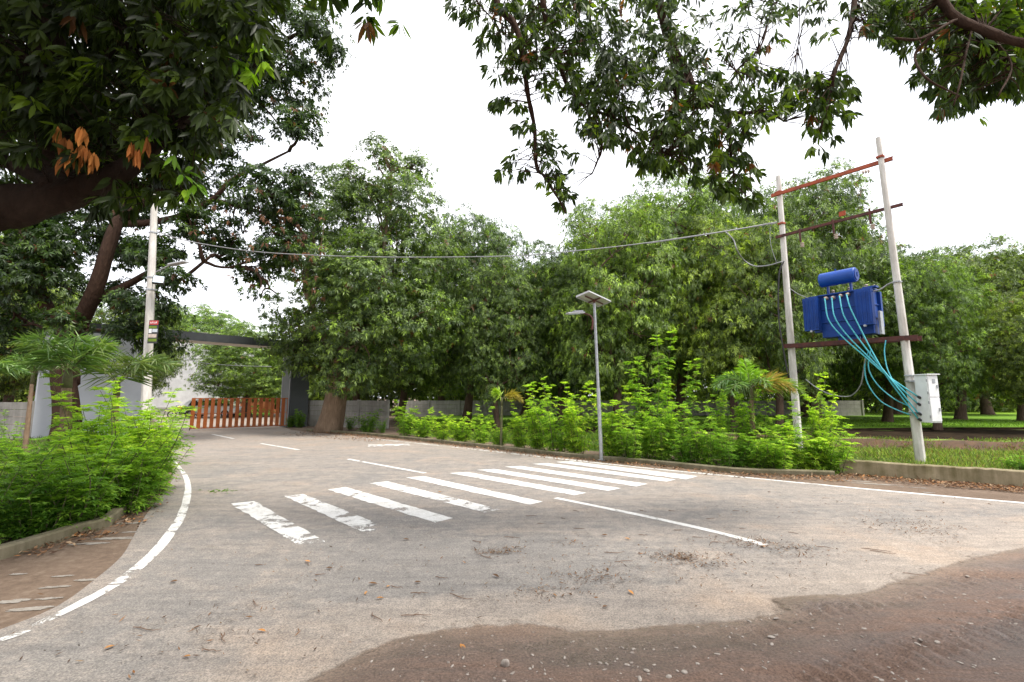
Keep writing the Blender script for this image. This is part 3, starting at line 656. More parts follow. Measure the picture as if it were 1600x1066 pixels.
for px, d, ty, kd, wf, lab in rowspec:
    g = P(px, 650, d); top = P(px, ty, d); h = top[2]
    if kd not in protos:
        lb, pp = kinds[kd]
        t = build_tree('mango_tree', (0, 0, 0), lab, 100+kd, lb, (.2, .1, 2.6), .3, pp, per_m2=19, group=orch, gap=.24, nsub=4, sides=9, Lr=(.14, .23), Wr=(.034, .048), clump=.55, fill=.22)
        protos[kd] = t
    else:
        t = copy_tree(protos[kd]); t['label'] = lab
    t.location = (g[0], d, 0); s = h/12.2; t.scale = (s*wf*1.05, s*wf*1.05, s); t.rotation_euler = (0, 0, px*1.7 % 6.28)
# trees seen past the gate and on the left, from the same kinds
for px, d, ty, kd, wf, lab in [
 (388, 38, 500, 1, 1.35, 'light green mango tree seen through the gateway above the orange gate'),
 (285, 60, 466, 3, 1.3, 'pale green tree standing over the grey fascia of the gateway'),
 (10, 30, 392, 0, 1.0, 'dark tree at the left border behind the compound wall'),
 (-90, 26, 330, 4, 1.0, 'dark tree cut off by the left border, behind the compound wall'),
 (205, 31, 452, 4, .8, 'dark tree behind the concrete utility pole and the gateway')]:
    g = P(px, 650, d); t = copy_tree(protos[kd]); t['label'] = lab; t['group'] = 'mango trees around the gateway'
    h = P(px, ty, d)[2]; t.location = (g[0], d, 0); s = h/12.2; t.scale = (s*wf, s*wf, s); t.rotation_euler = (0, 0, px*.9 % 6.28)

def px_lobes(base, Y, lst, seed=0, sq=.8):
    rs = np.random.RandomState(seed); o = []
    for l in lst:
        y = Y+(l[3] if len(l) > 3 else rs.uniform(-1.3, 1.3)); c = P(l[0], l[1], y); r = l[2]*y/FPX
        o.append((c-np.array(base), (r, r, r*sq)))
    return o
# centre tree with the thick pale trunk
b = G(512, 675); Yc = b[1]
lob = px_lobes(b, Yc, [(592, 285, 55), (560, 340, 70), (640, 320, 55), (505, 345, 52), (525, 420, 75), (468, 490, 50), (448, 530, 30), (600, 420, 80), (565, 515, 75), (500, 550, 48), (545, 585, 40, -1.5), (640, 500, 70), (672, 395, 55), (620, 560, 48), (596, 238, 26, 0), (530, 290, 35), (650, 262, 24), (490, 420, 45, -2), (560, 450, 60, -2.4), (470, 560, 26, -1)], 3)
build_tree('shade_tree', tuple(b), 'large shade tree with a thick pale fluted trunk right of the gateway', 21, lob, P(530, 560, Yc)-b, .5, MANGO, 28, Lr=(.13, .21), Wr=(.04, .056), bark='bark_pale', clump=.5, gap=.2, flare=1.35, sides=26, nsub=6, cat='tree', ridges=.09)
# left tree with the forked brown trunk
b = G(102, 690); Yl = b[1]
lob = px_lobes(b, Yl, [(25, 430, 55), (50, 330, 60), (150, 300, 55, 2.5), (228, 480, 36), (248, 530, 26), (210, 520, 26), (290, 290, 50), (372, 240, 48), (440, 120, 62), (490, 50, 42), (470, 195, 34), (415, 300, 42), (455, 335, 40), (405, 410, 34), (432, 455, 24), (345, 385, 32), (480, 280, 28), (340, 140, 70), (400, 30, 70), (100, 200, 90), (250, 60, 90), (190, 400, 32, 2), (520, 90, 20), (250, 395, 34), (300, 350, 28), (440, 385, 30), (360, 320, 34), (-40, 380, 60), (20, 520, 40, 1.5), (100, 500, 18, -1.2), (75, 430, 24, -.8), (90, 390, 34), (150, 365, 34), (205, 320, 34), (215, 395, 24, 1), (20, 480, 34, .5), (272, 435, 22), (55, 365, 34), (120, 450, 22, 1.5), (200, 460, 24, 1), (-10, 420, 50), (10, 350, 50)], 5)
mb = MB(); lp_ = []
for pts, r0, r1 in [([(103, 600), (100, 555), (96, 520), (66, 465), (42, 380), (30, 300)], .31, .15), ([(105, 600), (108, 555), (120, 515), (150, 450), (172, 380), (190, 330), (215, 240), (240, 120)], .36, .12), ([(150, 468), (200, 445), (240, 425), (275, 440), (330, 400)], .16, .05), ([(182, 350), (235, 348), (290, 335), (332, 312), (362, 282), (400, 262), (452, 236)], .15, .04), ([(332, 312), (400, 330), (450, 345), (480, 370)], .09, .03), ([(395, 150), (415, 170), (440, 200)], .06, .02), ([(190, 345), (300, 250), (380, 150), (450, 60)], .15, .03)]:
    q = catmull([P(p[0], p[1], Yl+.35*math.sin(i*1.3)) for i, p in enumerate(pts)], 5); lp_ += q[3:]; mb.tube(q, list(np.linspace(r0, r1, len(q))), 10, ridges=.05, noise=.06)
tl = build_tree('mango_tree', tuple(b), 'big old mango tree with a forked brown trunk behind the left palms', 22, lob, P(105, 572, Yl)-b, .4, MANGO_DK, 38, Lr=(.13, .2), Wr=(.05, .068), clump=.42, gap=.22, flare=1.5, sides=22, nsub=3, group='old mango trees by the road', ridges=.07, k=9, bark='bark_mid', extra=[p-np.array(b) for p in lp_], pre=mb)
rs = np.random.RandomState(77); dl = Leaves(); kk_ = np.array([P(x+rs.normal()*18, y+rs.normal()*22, Yl-1+rs.normal()) for x, y in ((405, 325), (440, 350), (468, 375), (430, 400), (330, 345), (470, 345), (480, 395), (395, 415)) for _ in range(9)])
whorls(dl, rs, kk_, unit(rs, len(kk_)), 8, (.12, .2), (.04, .06), ([(.2, .1, .055), (.13, .07, .045)], [1, 1]), droop=.9); mkobj('dead_leaves', dl.mesh('dead_leaves'), M['dead'], tl, label='reddish brown dead leaf sprays')
def snap(pts, limbs, n):
    if limbs:
        a = min((p for l in limbs for p in l), key=lambda p: np.linalg.norm(p-pts[0]))
        if np.linalg.norm(a-pts[0]) < .5: pts[0] = a
        elif np.linalg.norm(a-pts[0]) < 2.5: pts = [a]+pts
    return catmull(pts, n)
def sprays(rs, lv, twmb, limbs, ell, Yr, k=8, Lr=(.1, .16), Wr=(.032, .048), palette=MANGO_DK, dens=1/900., droop=.8, twr=.0035, nodes=None):
    """whorls of near leaves, each on its own twig from the nearest limb"""
    LP = np.array([p for l in limbs for p in l]); allc = []
    for e in ell:
        cx, cy, rx, ry = e[:4]; dm = e[4] if len(e) > 4 else 1; n = max(2, int(rx*ry*3.14*dens*dm))
        a = rs.rand(n)*6.283; q = np.sqrt(rs.rand(n))
        for i in range(n):
            allc.append(P(cx+rx*q[i]*math.cos(a[i]), cy+ry*q[i]*math.sin(a[i]), rs.uniform(*Yr)))
    allc = np.array(allc); ax = np.zeros_like(allc)
    for i, c in enumerate(allc):
        d = np.linalg.norm(LP-c, axis=1)+rs.rand(len(LP))*.1; a = LP[d.argmin()]; v = c-a; ln = np.linalg.norm(v); ax[i] = v/(ln+1e-6)*.8+np.array((0, 0, -.25))
        if ln < .75:
            mid = a+v*.5+np.array((0, 0, .06*ln))+rs.normal(size=3)*.03*ln
            twmb.tube([a, a+(mid-a)*.5, mid, mid+(c-mid)*.6+rs.normal(size=3)*.01, c], [twr*1.7, twr*1.5, twr*1.2, twr, twr*.7], 5, caps=False)
    # two whorls a twig: the tip and a little back
    whorls(lv, rs, allc, ax, k, Lr, Wr, palette, spread=.75, droop=droop, off=.02)
    sel = rs.rand(len(allc)) < .55
    whorls(lv, rs, allc[sel]-ax[sel]*.07+rs.normal(size=(sel.sum(), 3))*.02, ax[sel], max(3, k//2), Lr, Wr, palette, spread=1, droop=droop*.8, off=.006)
    return allc
# overhanging mango boughs at the top right; their trunk stands behind the camera
rs = np.random.RandomState(31)
tB = thing('mango_tree', (7.2, -2.6, 0), 'mango tree whose leafy boughs hang down from the top right edge', 'tree', 'old mango trees by the road')
bl = [([(760, -330), (765, -120), (775, 0), (805, 40), (818, 100), (825, 150), (835, 200), (838, 260), (850, 275), (872, 310), (885, 335)], .05, .008, 5.0),
 ([(830, -330), (840, -120), (848, 0), (862, 60), (885, 130), (912, 165), (935, 185), (940, 230), (932, 255), (925, 272)], .045, .007, 5.2),
 ([(912, 165), (960, 185), (1000, 212), (1040, 240)], .022, .008, 5.1),
 ([(1010, -330), (1020, -120), (1030, 0), (1045, 60), (1072, 110), (1095, 150), (1140, 176), (1200, 175), (1225, 190)], .075, .01, 5.4),
 ([(1062, 95), (1057, 150), (1055, 190), (1060, 225)], .03, .008, 5.2), ([(1140, 176), (1142, 240), (1150, 290)], .025, .006, 5.3),
 ([(1350, -330), (1340, -120), (1335, 0), (1325, 60), (1305, 110), (1298, 150), (1285, 190), (1278, 225)], .04, .008, 4.9),
 ([(1252, -60), (1250, 0), (1248, 60), (1244, 85)], .008, .004, 4.9),
 ([(905, -30), (930, 60), (960, 100), (985, 140)], .02, .006, 5.5), ([(1225, -60), (1205, 20), (1190, 70), (1150, 110)], .014, .006, 5.0),
 ([(1380, -200), (1470, 0), (1540, 48), (1620, 70), (1700, 60)], .05, .035, 4.3), ([(1540, 48), (1500, 30), (1440, 60), (1398, 60)], .018, .012, 4.4), ([(1398, 60), (1430, 85), (1445, 120), (1478, 140), (1500, 150)], .016, .006, 4.4),
 ([(1500, 30), (1510, 80), (1500, 130), (1490, 165)], .012, .007, 4.4), ([(1590, 64), (1580, 100), (1560, 150)], .012, .008, 4.3), ([(700, -160), (730, -30), (760, 20), (790, 40)], .014, .006, 4.8)]
limbs = []; bmb = MB(); tops = []
for pts, r0, r1, Y in bl:
    q = snap([P(p[0], p[1], Y+.22*math.sin(i*1.1+Y*9)) for i, p in enumerate(pts)], limbs if pts[0][1] > -150 else [], 5)
    bmb.tube(q, [r*(1+.12*math.sin(i*1.9)) for i, r in enumerate(np.linspace(r0, r1, len(q)))], 9, noise=.1, seed=len(q)); limbs.append(q)
    if pts[0][1] < -150: tops.append((q[0], r0))
big = catmull([(7.2, -2.6, -.1), (7.1, -2.5, 2), (6.6, -1.9, 4.2), (6.0, .2, 6.4), (4.6, 2.2, 8.0), (2.6, 3.2, 9.0), (.4, 3.7, 9.6)], 6)
bmb.tube(big, list(np.linspace(.42, .1, len(big))), 18, ridges=.06, noise=.05)
for tp, r0 in tops:
    a = min(big[10:], key=lambda p: np.linalg.norm(p-tp)); limb(bmb, a, tp, r0*1.6, r0, rs, 6, .06, .06, 9)
lv = Leaves()
ell = [(795, 60, 45, 65), (740, 10, 40, 18, .5), (880, 70, 70, 85), (945, 110, 60, 90, 1.1), (1000, 60, 70, 85), (1050, 130, 60, 90, 1.2), (1110, 200, 75, 55, 1.2), (1150, 60, 80, 60, .45), (1170, 140, 80, 40, 1), (1240, 150, 75, 42, 1.1), (1295, 150, 45, 40, 1.1), (1285, 210, 24, 28, 1.3), (785, 155, 28, 16), (820, 180, 25, 20), (800, 255, 25, 24, 1.1), (860, 245, 40, 42, .9), (880, 295, 16, 32, 1.3), (935, 165, 45, 60, 1.1), (965, 200, 40, 26), (1045, 225, 50, 40, 1.3), (1145, 265, 38, 40, 1.1), (1160, 295, 24, 22, 1.2), (1100, 260, 40, 26), (1008, 235, 24, 30, 1.2), (1250, 35, 50, 38, .25), (800, 20, 80, 30), (1000, 0, 300, 25, .6),
 (1385, 30, 55, 38, 1.1), (1450, 50, 70, 45, 1), (1535, 90, 70, 70, 1.1), (1595, 60, 40, 80, 1.1), (1490, 150, 40, 28, 1.1), (1560, 145, 30, 18, .8), (1540, 50, 70, 55, 2.4), (1460, 20, 70, 35, 2.2), (1600, 110, 30, 40, 1.8), (1490, 110, 60, 45, 1.5), (1390, 25, 50, 40, 1.5), (1430, 120, 18, 14, .4), (1340, 10, 40, 14)]
ccs = sprays(rs, lv, bmb, limbs, ell, (4.5, 5.7), 9, (.08, .13), (.027, .038), dens=1/185., palette=MANGO_DK)
# young lime shoots
yc = np.array([P(*p, 4.8) for p in ((1205, 115), (1000, 80), (1010, 95), (930, 90), (1195, 192), (1060, 180), (1532, 183), (868, 300), (1210, 172))])
whorls(lv, rs, yc, unit(rs, len(yc)), 6, (.08, .12), (.03, .042), ([(.25, .42, .03)], [1]), droop=.5)
# unseen rest of this crown, added above and behind to darken the boughs
over = np.stack([rs.uniform(3, 12, 2600), rs.uniform(-6, 1.5, 2600), rs.uniform(7.2, 11, 2600)], 1)
whorls(lv, rs, over, unit(rs, 2600), 8, (.16, .24), (.05, .075), MANGO_DK)
bmb.obj('trunk', M['bark_mid'], tB, smooth=True)
mkobj('crown', lv.mesh('crown', True, .15, .3), M['near'], tB)

# near mango on the left: a thick dark bough across the top left corner
rs = np.random.RandomState(41)
tA = thing('mango_tree', (-8.2, 3.4, 0), 'nearest mango tree, its thick dark bough and dense leaves filling the top left corner', 'tree', 'old mango trees by the road')
al = [([(-700, 600), (-450, 480), (-200, 370), (-60, 335), (30, 322), (100, 305), (150, 288), (200, 262), (250, 220), (300, 180)], .3, .03, 4.2),
 ([(95, 315), (98, 260), (92, 200), (80, 120), (90, 0), (120, -200)], .17, .08, 4.4), ([(-120, 190), (-20, 240), (30, 262), (80, 290)], .06, .07, 4.3),
 ([(110, 300), (180, 230), (240, 190), (320, 150), (400, 100)], .06, .012, 4.5), ([(92, 180), (160, 90), (260, 60), (370, 60)], .05, .012, 4.4), ([(150, 288), (210, 290), (270, 300), (300, 315)], .03, .008, 4.3), ([(80, 100), (0, 60), (-60, 20)], .05, .03, 4.2), ([(90, 20), (200, -40), (300, -20), (380, 20)], .05, .01, 4.5)]
limbs = []; amb = MB()
for pts, r0, r1, Y in al:
    q = snap([P(p[0], p[1], Y+.1*math.sin(i*1.5)) for i, p in enumerate(pts)], limbs, 6)

    amb.tube(q, [r*(1+.05*math.sin(i*1.1)) for i, r in enumerate(np.linspace(r0, r1, len(q)))], 14, ridges=.06, noise=.08, seed=5); limbs.append(q)
tr = catmull([(-8.2, 3.4, -.1), (-8.1, 3.5, .8), tuple(limbs[0][0]+np.array((-.3, 0, -.3))), tuple(limbs[0][1])], 5); amb.tube(tr, list(np.linspace(.5, .32, len(tr))), 16, ridges=.06, noise=.06)
lv = Leaves()
ell = [(60, 60, 110, 90), (180, 60, 110, 90), (290, 70, 90, 90), (370, 70, 50, 70), (405, 70, 28, 45, .9), (60, 190, 100, 70, 1), (170, 170, 100, 80, 1.1), (270, 180, 80, 70, 1), (345, 140, 45, 45, 1), (330, 195, 40, 30, .9), (180, 270, 40, 40, 1.1), (250, 245, 50, 45, 1), (285, 285, 20, 32, 1), (235, 290, 35, 24, .9), (195, 315, 18, 14, .8), (20, 290, 30, 16, .5), (150, 315, 14, 10, .5), (380, 20, 60, 30), (150, 5, 220, 30, 1)]
sprays(rs, lv, amb, limbs, ell, (3.7, 5.4), 9, (.11, .175), (.034, .048), palette=MANGO_NR_SHADED, dens=1/230.)
sprays(rs, lv, amb, limbs, [(200, 110, 200, 110), (90, 180, 100, 90), (290, 200, 70, 60, .8)], (5.2, 6.4), 9, (.13, .2), (.036, .052), palette=MANGO_NR_SHADED, dens=1/450.)
yc = np.array([P(*p, 3.9) for p in ((395, 85), (410, 95), (380, 105), (400, 60), (290, 292), (285, 270), (270, 240), (395, 115), (360, 50), (305, 285), (230, 200), (370, 90))])
whorls(lv, rs, yc, unit(rs, len(yc)), 7, (.1, .15), (.035, .05), ([(.12, .26, .02), (.2, .36, .03)], [2, 1]), droop=.6)
over = np.concatenate([np.stack([rs.uniform(-9.5, -1.5, 5000), rs.uniform(-3, 6.0, 5000), rs.uniform(6.6, 9.5, 5000)], 1), np.stack([rs.uniform(-10, -5.5, 3000), rs.uniform(-5, 2.2, 3000), rs.uniform(2, 7, 3000)], 1)])  # unseen leaf masses above and behind left, added to shade the near bough
whorls(lv, rs, over, unit(rs, 8000), 8, (.17, .25), (.06, .08), MANGO_DK)
ov2 = np.stack([rs.uniform(-9.5, -6.2, 900), rs.uniform(1, 6, 900), rs.uniform(4.2, 7, 900)], 1)  # more leaves out of view, added to block light from the left
whorls(lv, rs, ov2, unit(rs, 900), 8, (.17, .25), (.06, .08), MANGO_DK)
amb.obj('trunk', M['bark_dark_shaded'], tA, smooth=True)
mkobj('crown', lv.mesh('crown', True, .15, .3), M['near'], tA)
dv = Leaves()
for p, n in (((95, 195), 5), ((130, 195), 5), ((105, 215), 6), ((100, 240), 5), ((118, 232), 6), ((135, 228), 7), ((148, 236), 6), ((128, 222), 6), ((208, 222), 6), ((215, 232), 5), ((232, 210), 3)):
    c = P(*p, 3.75)[None]; whorls(dv, rs, c, np.array([[0, 0, -1.]]), n, (.12, .17), (.035, .05), ([(.42, .17, .045), (.3, .11, .03)], [1, 1]), spread=.3, droop=1.2)
mkobj('dead_leaves', dv.mesh('dead_leaves', True, .3, .2), M['dead'], tA, label='hanging bunch of orange dry leaves')

# ------------------------------------------------------------------ shrubs with feathery leaves
SHR = ([(.13, .26, .03), (.21, .38, .04), (.32, .5, .055), (.46, .62, .09)], [.25, .38, .25, .12])
SHR_DK = ([(.1, .22, .028), (.15, .3, .035), (.23, .4, .045)], [.35, .4, .25])
def shrub_mesh(seed, h, spread, nst, palette, bare=.12, leafL=.26, ll=.085, lw_=.024, lean=.35):
    rs = np.random.RandomState(seed); lv = Leaves(); sm = MB()
    for s in range(nst):
        a = rs.rand()*6.283; ln = h*(1.0 if s < 2 else rs.uniform(.4, .86)); le = rs.uniform(.05, lean); b0 = np.array((math.cos(a), math.sin(a), 0))*rs.rand()*spread*.45
        top = b0+np.array((math.cos(a)*le*ln, math.sin(a)*le*ln, ln)); bend = np.array((math.cos(a+1), math.sin(a+1), 0))*rs.normal()*.08*ln
        pts = [b0+(top-b0)*t+bend*math.sin(math.pi*t)+np.array((math.cos(a), math.sin(a), 0))*.12*ln*t*t for t in np.linspace(0, 1, 7)]
        sm.tube(pts, list(np.linspace(.011, .004, 7)), 5)
        nn_ = int(ln/.075); 
        for i in range(nn_):
            t = bare*rs.rand()+(i+.5)/nn_*(1-bare*.5); t = min(t, 1); p = np.array([np.interp(t, np.linspace(0, 1, 7), [q[j] for q in pts]) for j in range(3)])
            for side in range(2 if t < .9 else 3):
                az = rs.rand()*6.283; L_ = leafL*rs.uniform(.7, 1.15)*(1-.35*t); up = rs.uniform(.1, .8) if t < .85 else rs.uniform(.6, 1.6)
                d = np.array((math.cos(az), math.sin(az), up)); d /= np.linalg.norm(d); sdv = np.cross(d, (0, 0, 1)); sdv /= np.linalg.norm(sdv)+1e-6
                m = 5; ts = (np.arange(m)+1.2)/(m+.4); base = p+d*L_*ts[:, None]-np.array((0, 0, 1))*(L_*.45*ts**2)[:, None]
                pl = palette[0][rs.choice(len(palette[0]), p=np.array(palette[1])/sum(palette[1]))]; c0 = np.array(pl)*rs.uniform(.8, 1.2)
                if t > .8: c0 = c0*1.1+np.array((.05, .06, 0))
                for sg in (-1, 1):
                    D = d*.55+sdv*sg*.85+rs.normal(size=(m, 3))*.12; D[:, 2] -= .15
                    lv.add(base, D, np.array((0, 0, 1.))+rs.normal(size=(m, 3))*.3, ll*rs.uniform(.75, 1.15, m)*(1.15-.4*abs(ts-.5)), lw_*rs.uniform(.8, 1.2, m), c0*rs.uniform(.85, 1.15, (m, 1)))
                lv.add(base[-1:], d[None]-np.array((0, 0, .6)), np.array((0, 0, 1.))[None], ll*1.1, lw_*1.1, c0)
    return lv.mesh('foliage', droop=.2), sm.mesh('stems')
shr = []
for seed, h, sp, n, pl, lean in ((1, 1.5, .8, 22, SHR, .4), (2, 1.9, .6, 17, SHR, .24), (3, 1.2, .9, 24, SHR_DK, .5), (4, 3.0, .4, 9, SHR, .08), (5, 1.5, .8, 19, SHR_DK, .4), (6, 1.7, .7, 15, SHR, .3)):
    shr.append((shrub_mesh(seed, h, sp, n, pl, lean=lean), h))
for (fm, smm), _ in shr: fm.materials.append(M['shrub']); smm.materials.append(M['stem'])
def shrub(px, gy, ty, kd, label, wf=1.0, group=None, loc=None, name='shrub'):
    g = G(px, gy) if loc is None else np.array(loc, float); h = P(px, ty, g[1])[2]; (fm, smm), H = shr[kd]
    t = thing(name, tuple(g), label, 'shrub', group)
    for nm, me in (('foliage', fm), ('stems', smm)):
        o = bpy.data.objects.new(nm, me); C.objects.link(o); o.parent = t
    s = h/H; t.scale = (wf*s**.5*.85, wf*s**.5*.85, s*.92); t.rotation_euler = (0, 0, px*2.3 % 6.28); return t
GR = 'bright green shrubs along the right kerb'
for a in [(470, 668, 636, 2, 'small dark green shrub at the foot of the gateway pillar', .7), (452, 668, 645, 2, 'low dark shrub against the hinge end of the orange gate', .5), (572, 676, 636, 2, 'rounded shrub between the thick trunk and the end of the concrete wall', .9), (548, 672, 645, 4, 'smaller shrub tight against the right side of the thick trunk', .6), (596, 677, 652, 4, 'tiny dark shrub at the foot of the wall end post', .5),
 (632, 682, 622, 4, 'first shrub right of the concrete wall end, darker green', .9), (662, 684, 640, 0, 'low bright shrub second from the wall end', .9), (690, 689, 634, 5, 'bright shrub third from the wall end, before the pale back wall', .9), (722, 692, 640, 0, 'wide low shrub just left of the lone small palm', 1.0), (752, 695, 630, 5, 'shrub touching the lone small palm on its left', .9), (778, 698, 655, 0, 'low shrub at the foot of the lone small palm', .7),
 (815, 700, 622, 1, 'slender shrub just right of the lone small palm', .9), (845, 704, 596, 1, 'tall bushy shrub left of the solar lamp, under the yellow palm frond', 1.0), (873, 708, 586, 5, 'broad bright shrub two plants left of the solar lamp', 1.05), (905, 711, 590, 1, 'bright shrub immediately left of the solar lamp post', .95), (960, 717, 592, 1, 'bright shrub immediately right of the solar lamp post', 1.0), (990, 720, 640, 0, 'low sprawling shrub right of the solar lamp', 1.0),
 (1013, 715, 506, 3, 'tallest feathery shrub rising like a column right of the solar lamp', 1.1), (1034, 722, 600, 1, 'shrub at the foot of the tall column shrub', .9), (1062, 720, 552, 3, 'slim tall shrub second in height right of the solar lamp', .9), (1075, 727, 650, 2, 'low mixed shrub below the slim tall shrub', 1.0), (1108, 729, 622, 5, 'open leafy shrub halfway between solar lamp and left transformer pole', .9), (1128, 722, 575, 3, 'thin pale shrub left of the bushy palm', .7),
 (1145, 732, 660, 4, 'dark low shrub by the kerb left of the bushy palm', 1.0), (1178, 727, 572, 1, 'tall shrub tangled in the bushy palm', .8), (1185, 735, 660, 5, 'low bright shrub at the foot of the bushy palm', 1.0), (1222, 730, 618, 1, 'lime green shrub in front of the left transformer pole', .9), (1222, 737, 668, 0, 'low lime shrub at the kerb below the left transformer pole', 1.0), (1262, 737, 640, 5, 'spreading lime shrub right of the left transformer pole', 1.1), (1295, 733, 575, 1, 'airy shrub with a tall lime shoot below the blue transformer', .65), (1298, 738, 655, 0, 'last shrub of the bed, spilling over the end of the low wall', 1.05), (1590, 741, 702, 2, 'broad leafed weed clump behind the low wall at the right border', .8)]:
    shrub(*a, group=GR)
GL = 'bright green shrubs in the left bed'
for a in [(-30, 850, 683, 4, 'shrub cut off by the left border behind the mossy kerb', 1.2), (40, 838, 733, 2, 'low dark leafy shrub nearest the camera at the left kerb', 1.3), (110, 822, 693, 2, 'low shrub behind the bend of the mossy kerb', 1.2), (75, 800, 678, 0, 'mid green shrub behind the nearest two left shrubs', 1.2), (10, 790, 688, 5, 'upright shrub left of the thin palm stem', 1.1), (150, 800, 628, 0, 'bushy lime shrub in the middle of the left bed', 1.2), (125, 770, 578, 1, 'tall shrub before the forked tree trunk', .9), (180, 770, 600, 5, 'tall lime shrub right of the forked tree trunk', 1.15), (190, 802, 688, 2, 'low dark shrub where the mossy kerb ends', 1.0), (215, 765, 598, 1, 'lime shrub below the light coloured palm fronds', 1.1), (222, 775, 668, 0, 'rounded lime shrub at the road bend', 1.1), (240, 738, 618, 5, 'shrub leaning over the start of the white edge line', .9), (245, 722, 633, 0, 'farthest low shrub of the left bed, beside the white edge line', .8), (60, 745, 668, 2, 'shaded shrub beneath the thin palm', 1.2), (165, 735, 618, 4, 'shaded shrub at the foot of the forked tree', 1.2), (10, 735, 633, 3, 'thin wispy shrub in front of the left compound wall', .6)]:
    shrub(*a, group=GL)

# ------------------------------------------------------------------ palms
def palm(name, base, top, r, fronds, label, group, palette=([(.1, .19, .06), (.16, .27, .08), (.24, .36, .13)], [.4, .4, .2]), shaft=.35):
    """fronds: (azimuth deg, rise, length, droop, tint or None)"""
    t = thing(name, tuple(base), label, 'palm', group); rs = np.random.RandomState(int(abs(base[0])*100) % 999)
    base = np.array(base, float); top = np.array(top, float); mb = MB(); n = 22
    pts = [base+(top-base)*i/n for i in range(n+1)]; mb.tube(pts, [r*(1.35-.5*i/n)*(1+.05*(i % 2)) for i in range(n+1)], 10); mb.obj('trunk', M['bark_pale'] if shaft > .3 else M['stem'], t, smooth=True)
    cs = MB(); cs.tube([top, top+np.array((0, 0, shaft*.6)), top+np.array((0, 0, shaft))], [r*.95, r*.8, r*.4], 9); cs.obj('crownshaft', M['stem'], t, smooth=True)
    for az, rise, ln, dr, tint in fronds:
        lv = Leaves(); rb = MB(); d = np.array((math.sin(R(az)), math.cos(R(az)), rise)); d /= np.linalg.norm(d); sdv = np.cross(d, (0, 0, 1)); sdv /= np.linalg.norm(sdv)
        st = top+np.array((0, 0, shaft*.7)); f = lambda q: st+d*ln*q+np.array((0, 0, -1))*dr*ln*q**2.2
        rb.tube([f(q) for q in np.linspace(0, 1, 9)], list(np.linspace(.013, .003, 9)), 5); m = 38; q = np.linspace(.14, 1, m)
        base_ = np.array([f(x) for x in q]); tan = np.array([f(x+.01)-f(x-.01) for x in q]); tan /= np.linalg.norm(tan, axis=1, keepdims=True)
        for sg in (-1, 1):
            for rep in (0, 1) if tint is not None else (rs.rand(m) < .5,):
                D = tan*.55+sdv*sg*rs.uniform(.4, 1, (m, 1))+rs.normal(size=(m, 3))*.22+np.where(np.broadcast_to(rep, (m,))[:, None], np.array([[0, 0, .25]]), np.array([[0, 0, -.35]]))
                col = pal(rs, m, *palette) if tint is None else np.array(tint)*rs.uniform(.75, 1.2, (m, 1))
                lv.add(base_, D, np.array((0, 0, 1.))+rs.normal(size=(m, 3))*.3, ln*.42*(1.05-.65*q**2)*rs.uniform(.8, 1.1, m), .024, col)
        fo = mkobj('frond', lv.mesh('frond', droop=.18), M['palm'], t); so_ = rb.obj('rachis', M['stem'], fo)
        if tint is not None: fo['label'] = 'yellowing palm frond' if tint[0] > .3 else 'lime green young frond'
    return t
PG = 'young palms in the planting beds'
b = G(38, 712); b2 = P(50, 600, b[1]); palm('palm', b, b2, .05, [(az, rs.uniform(.9, 2.2), 1.05, .4, None) for az in (20, 80, 130, 200, 260, 320)], 'thin palm with a bare brown stem before the left compound wall', PG)
b = G(100, 775); b2 = P(104, 606, b[1]); palm('palm', b, b2, .08, [(az, ri, 1.15, .36, None) for az, ri in ((10, 1.6), (50, 1.9), (95, 1.3), (130, 1.9), (175, 1.5), (230, 1.5), (270, 1.3), (300, 2.1), (340, 2.6))], 'largest left palm, its dark green fronds covering the forked tree trunk', PG)
b = G(172, 738); b2 = P(182, 618, b[1]); palm('palm', b, b2, .07, [(az, ri, 1.55, .45, None) for az, ri in ((20, 1.5), (70, 1.1), (95, 1.4), (120, 1.1), (180, 1.3), (250, 1.3), (300, 1.8))], 'palm with pale arching fronds in front of the grey building wall', PG, ([(.1, .17, .06), (.16, .23, .09), (.24, .3, .15)], [.4, .4, .2]))
b = G(-45, 760); b2 = P(-38, 610, b[1]); palm('palm', b, b2, .07, [(az, ri, .9, .5, None) for az, ri in ((20, 1.0), (70, .8), (95, 1.2), (140, .7), (200, 1.0), (300, 1.1))], 'palm whose fronds reach in from the left border', PG)
b = G(1178, 728); b2 = P(1174, 622, b[1]); palm('palm', b, b2, .06, [(75, .75, 1.25, .55, (.42, .3, .08)), (95, .5, 1.3, .5, (.2, .3, .06)), (110, .7, 1.1, .6, (.36, .27, .1)), (10, 2.6, .95, .2, (.34, .55, .04)), (40, 1.8, .9, .4, (.3, .5, .04)), (265, .8, 1.2, .6, None), (290, 1.1, 1.1, .6, None), (240, .7, 1.0, .7, None), (170, 1.2, .9, .7, None)], 'bushy palm with a browning frond beside the left transformer pole', PG)
b = G(783, 700); b2 = P(784, 634, b[1]); palm('palm', b, b2, .035, [(270, 3.2, .85, .75, (.38, .55, .05)), (85, 1.1, .95, .75, (.42, .32, .06))], 'lone small palm with one lime frond and one yellow frond', PG, shaft=.28)

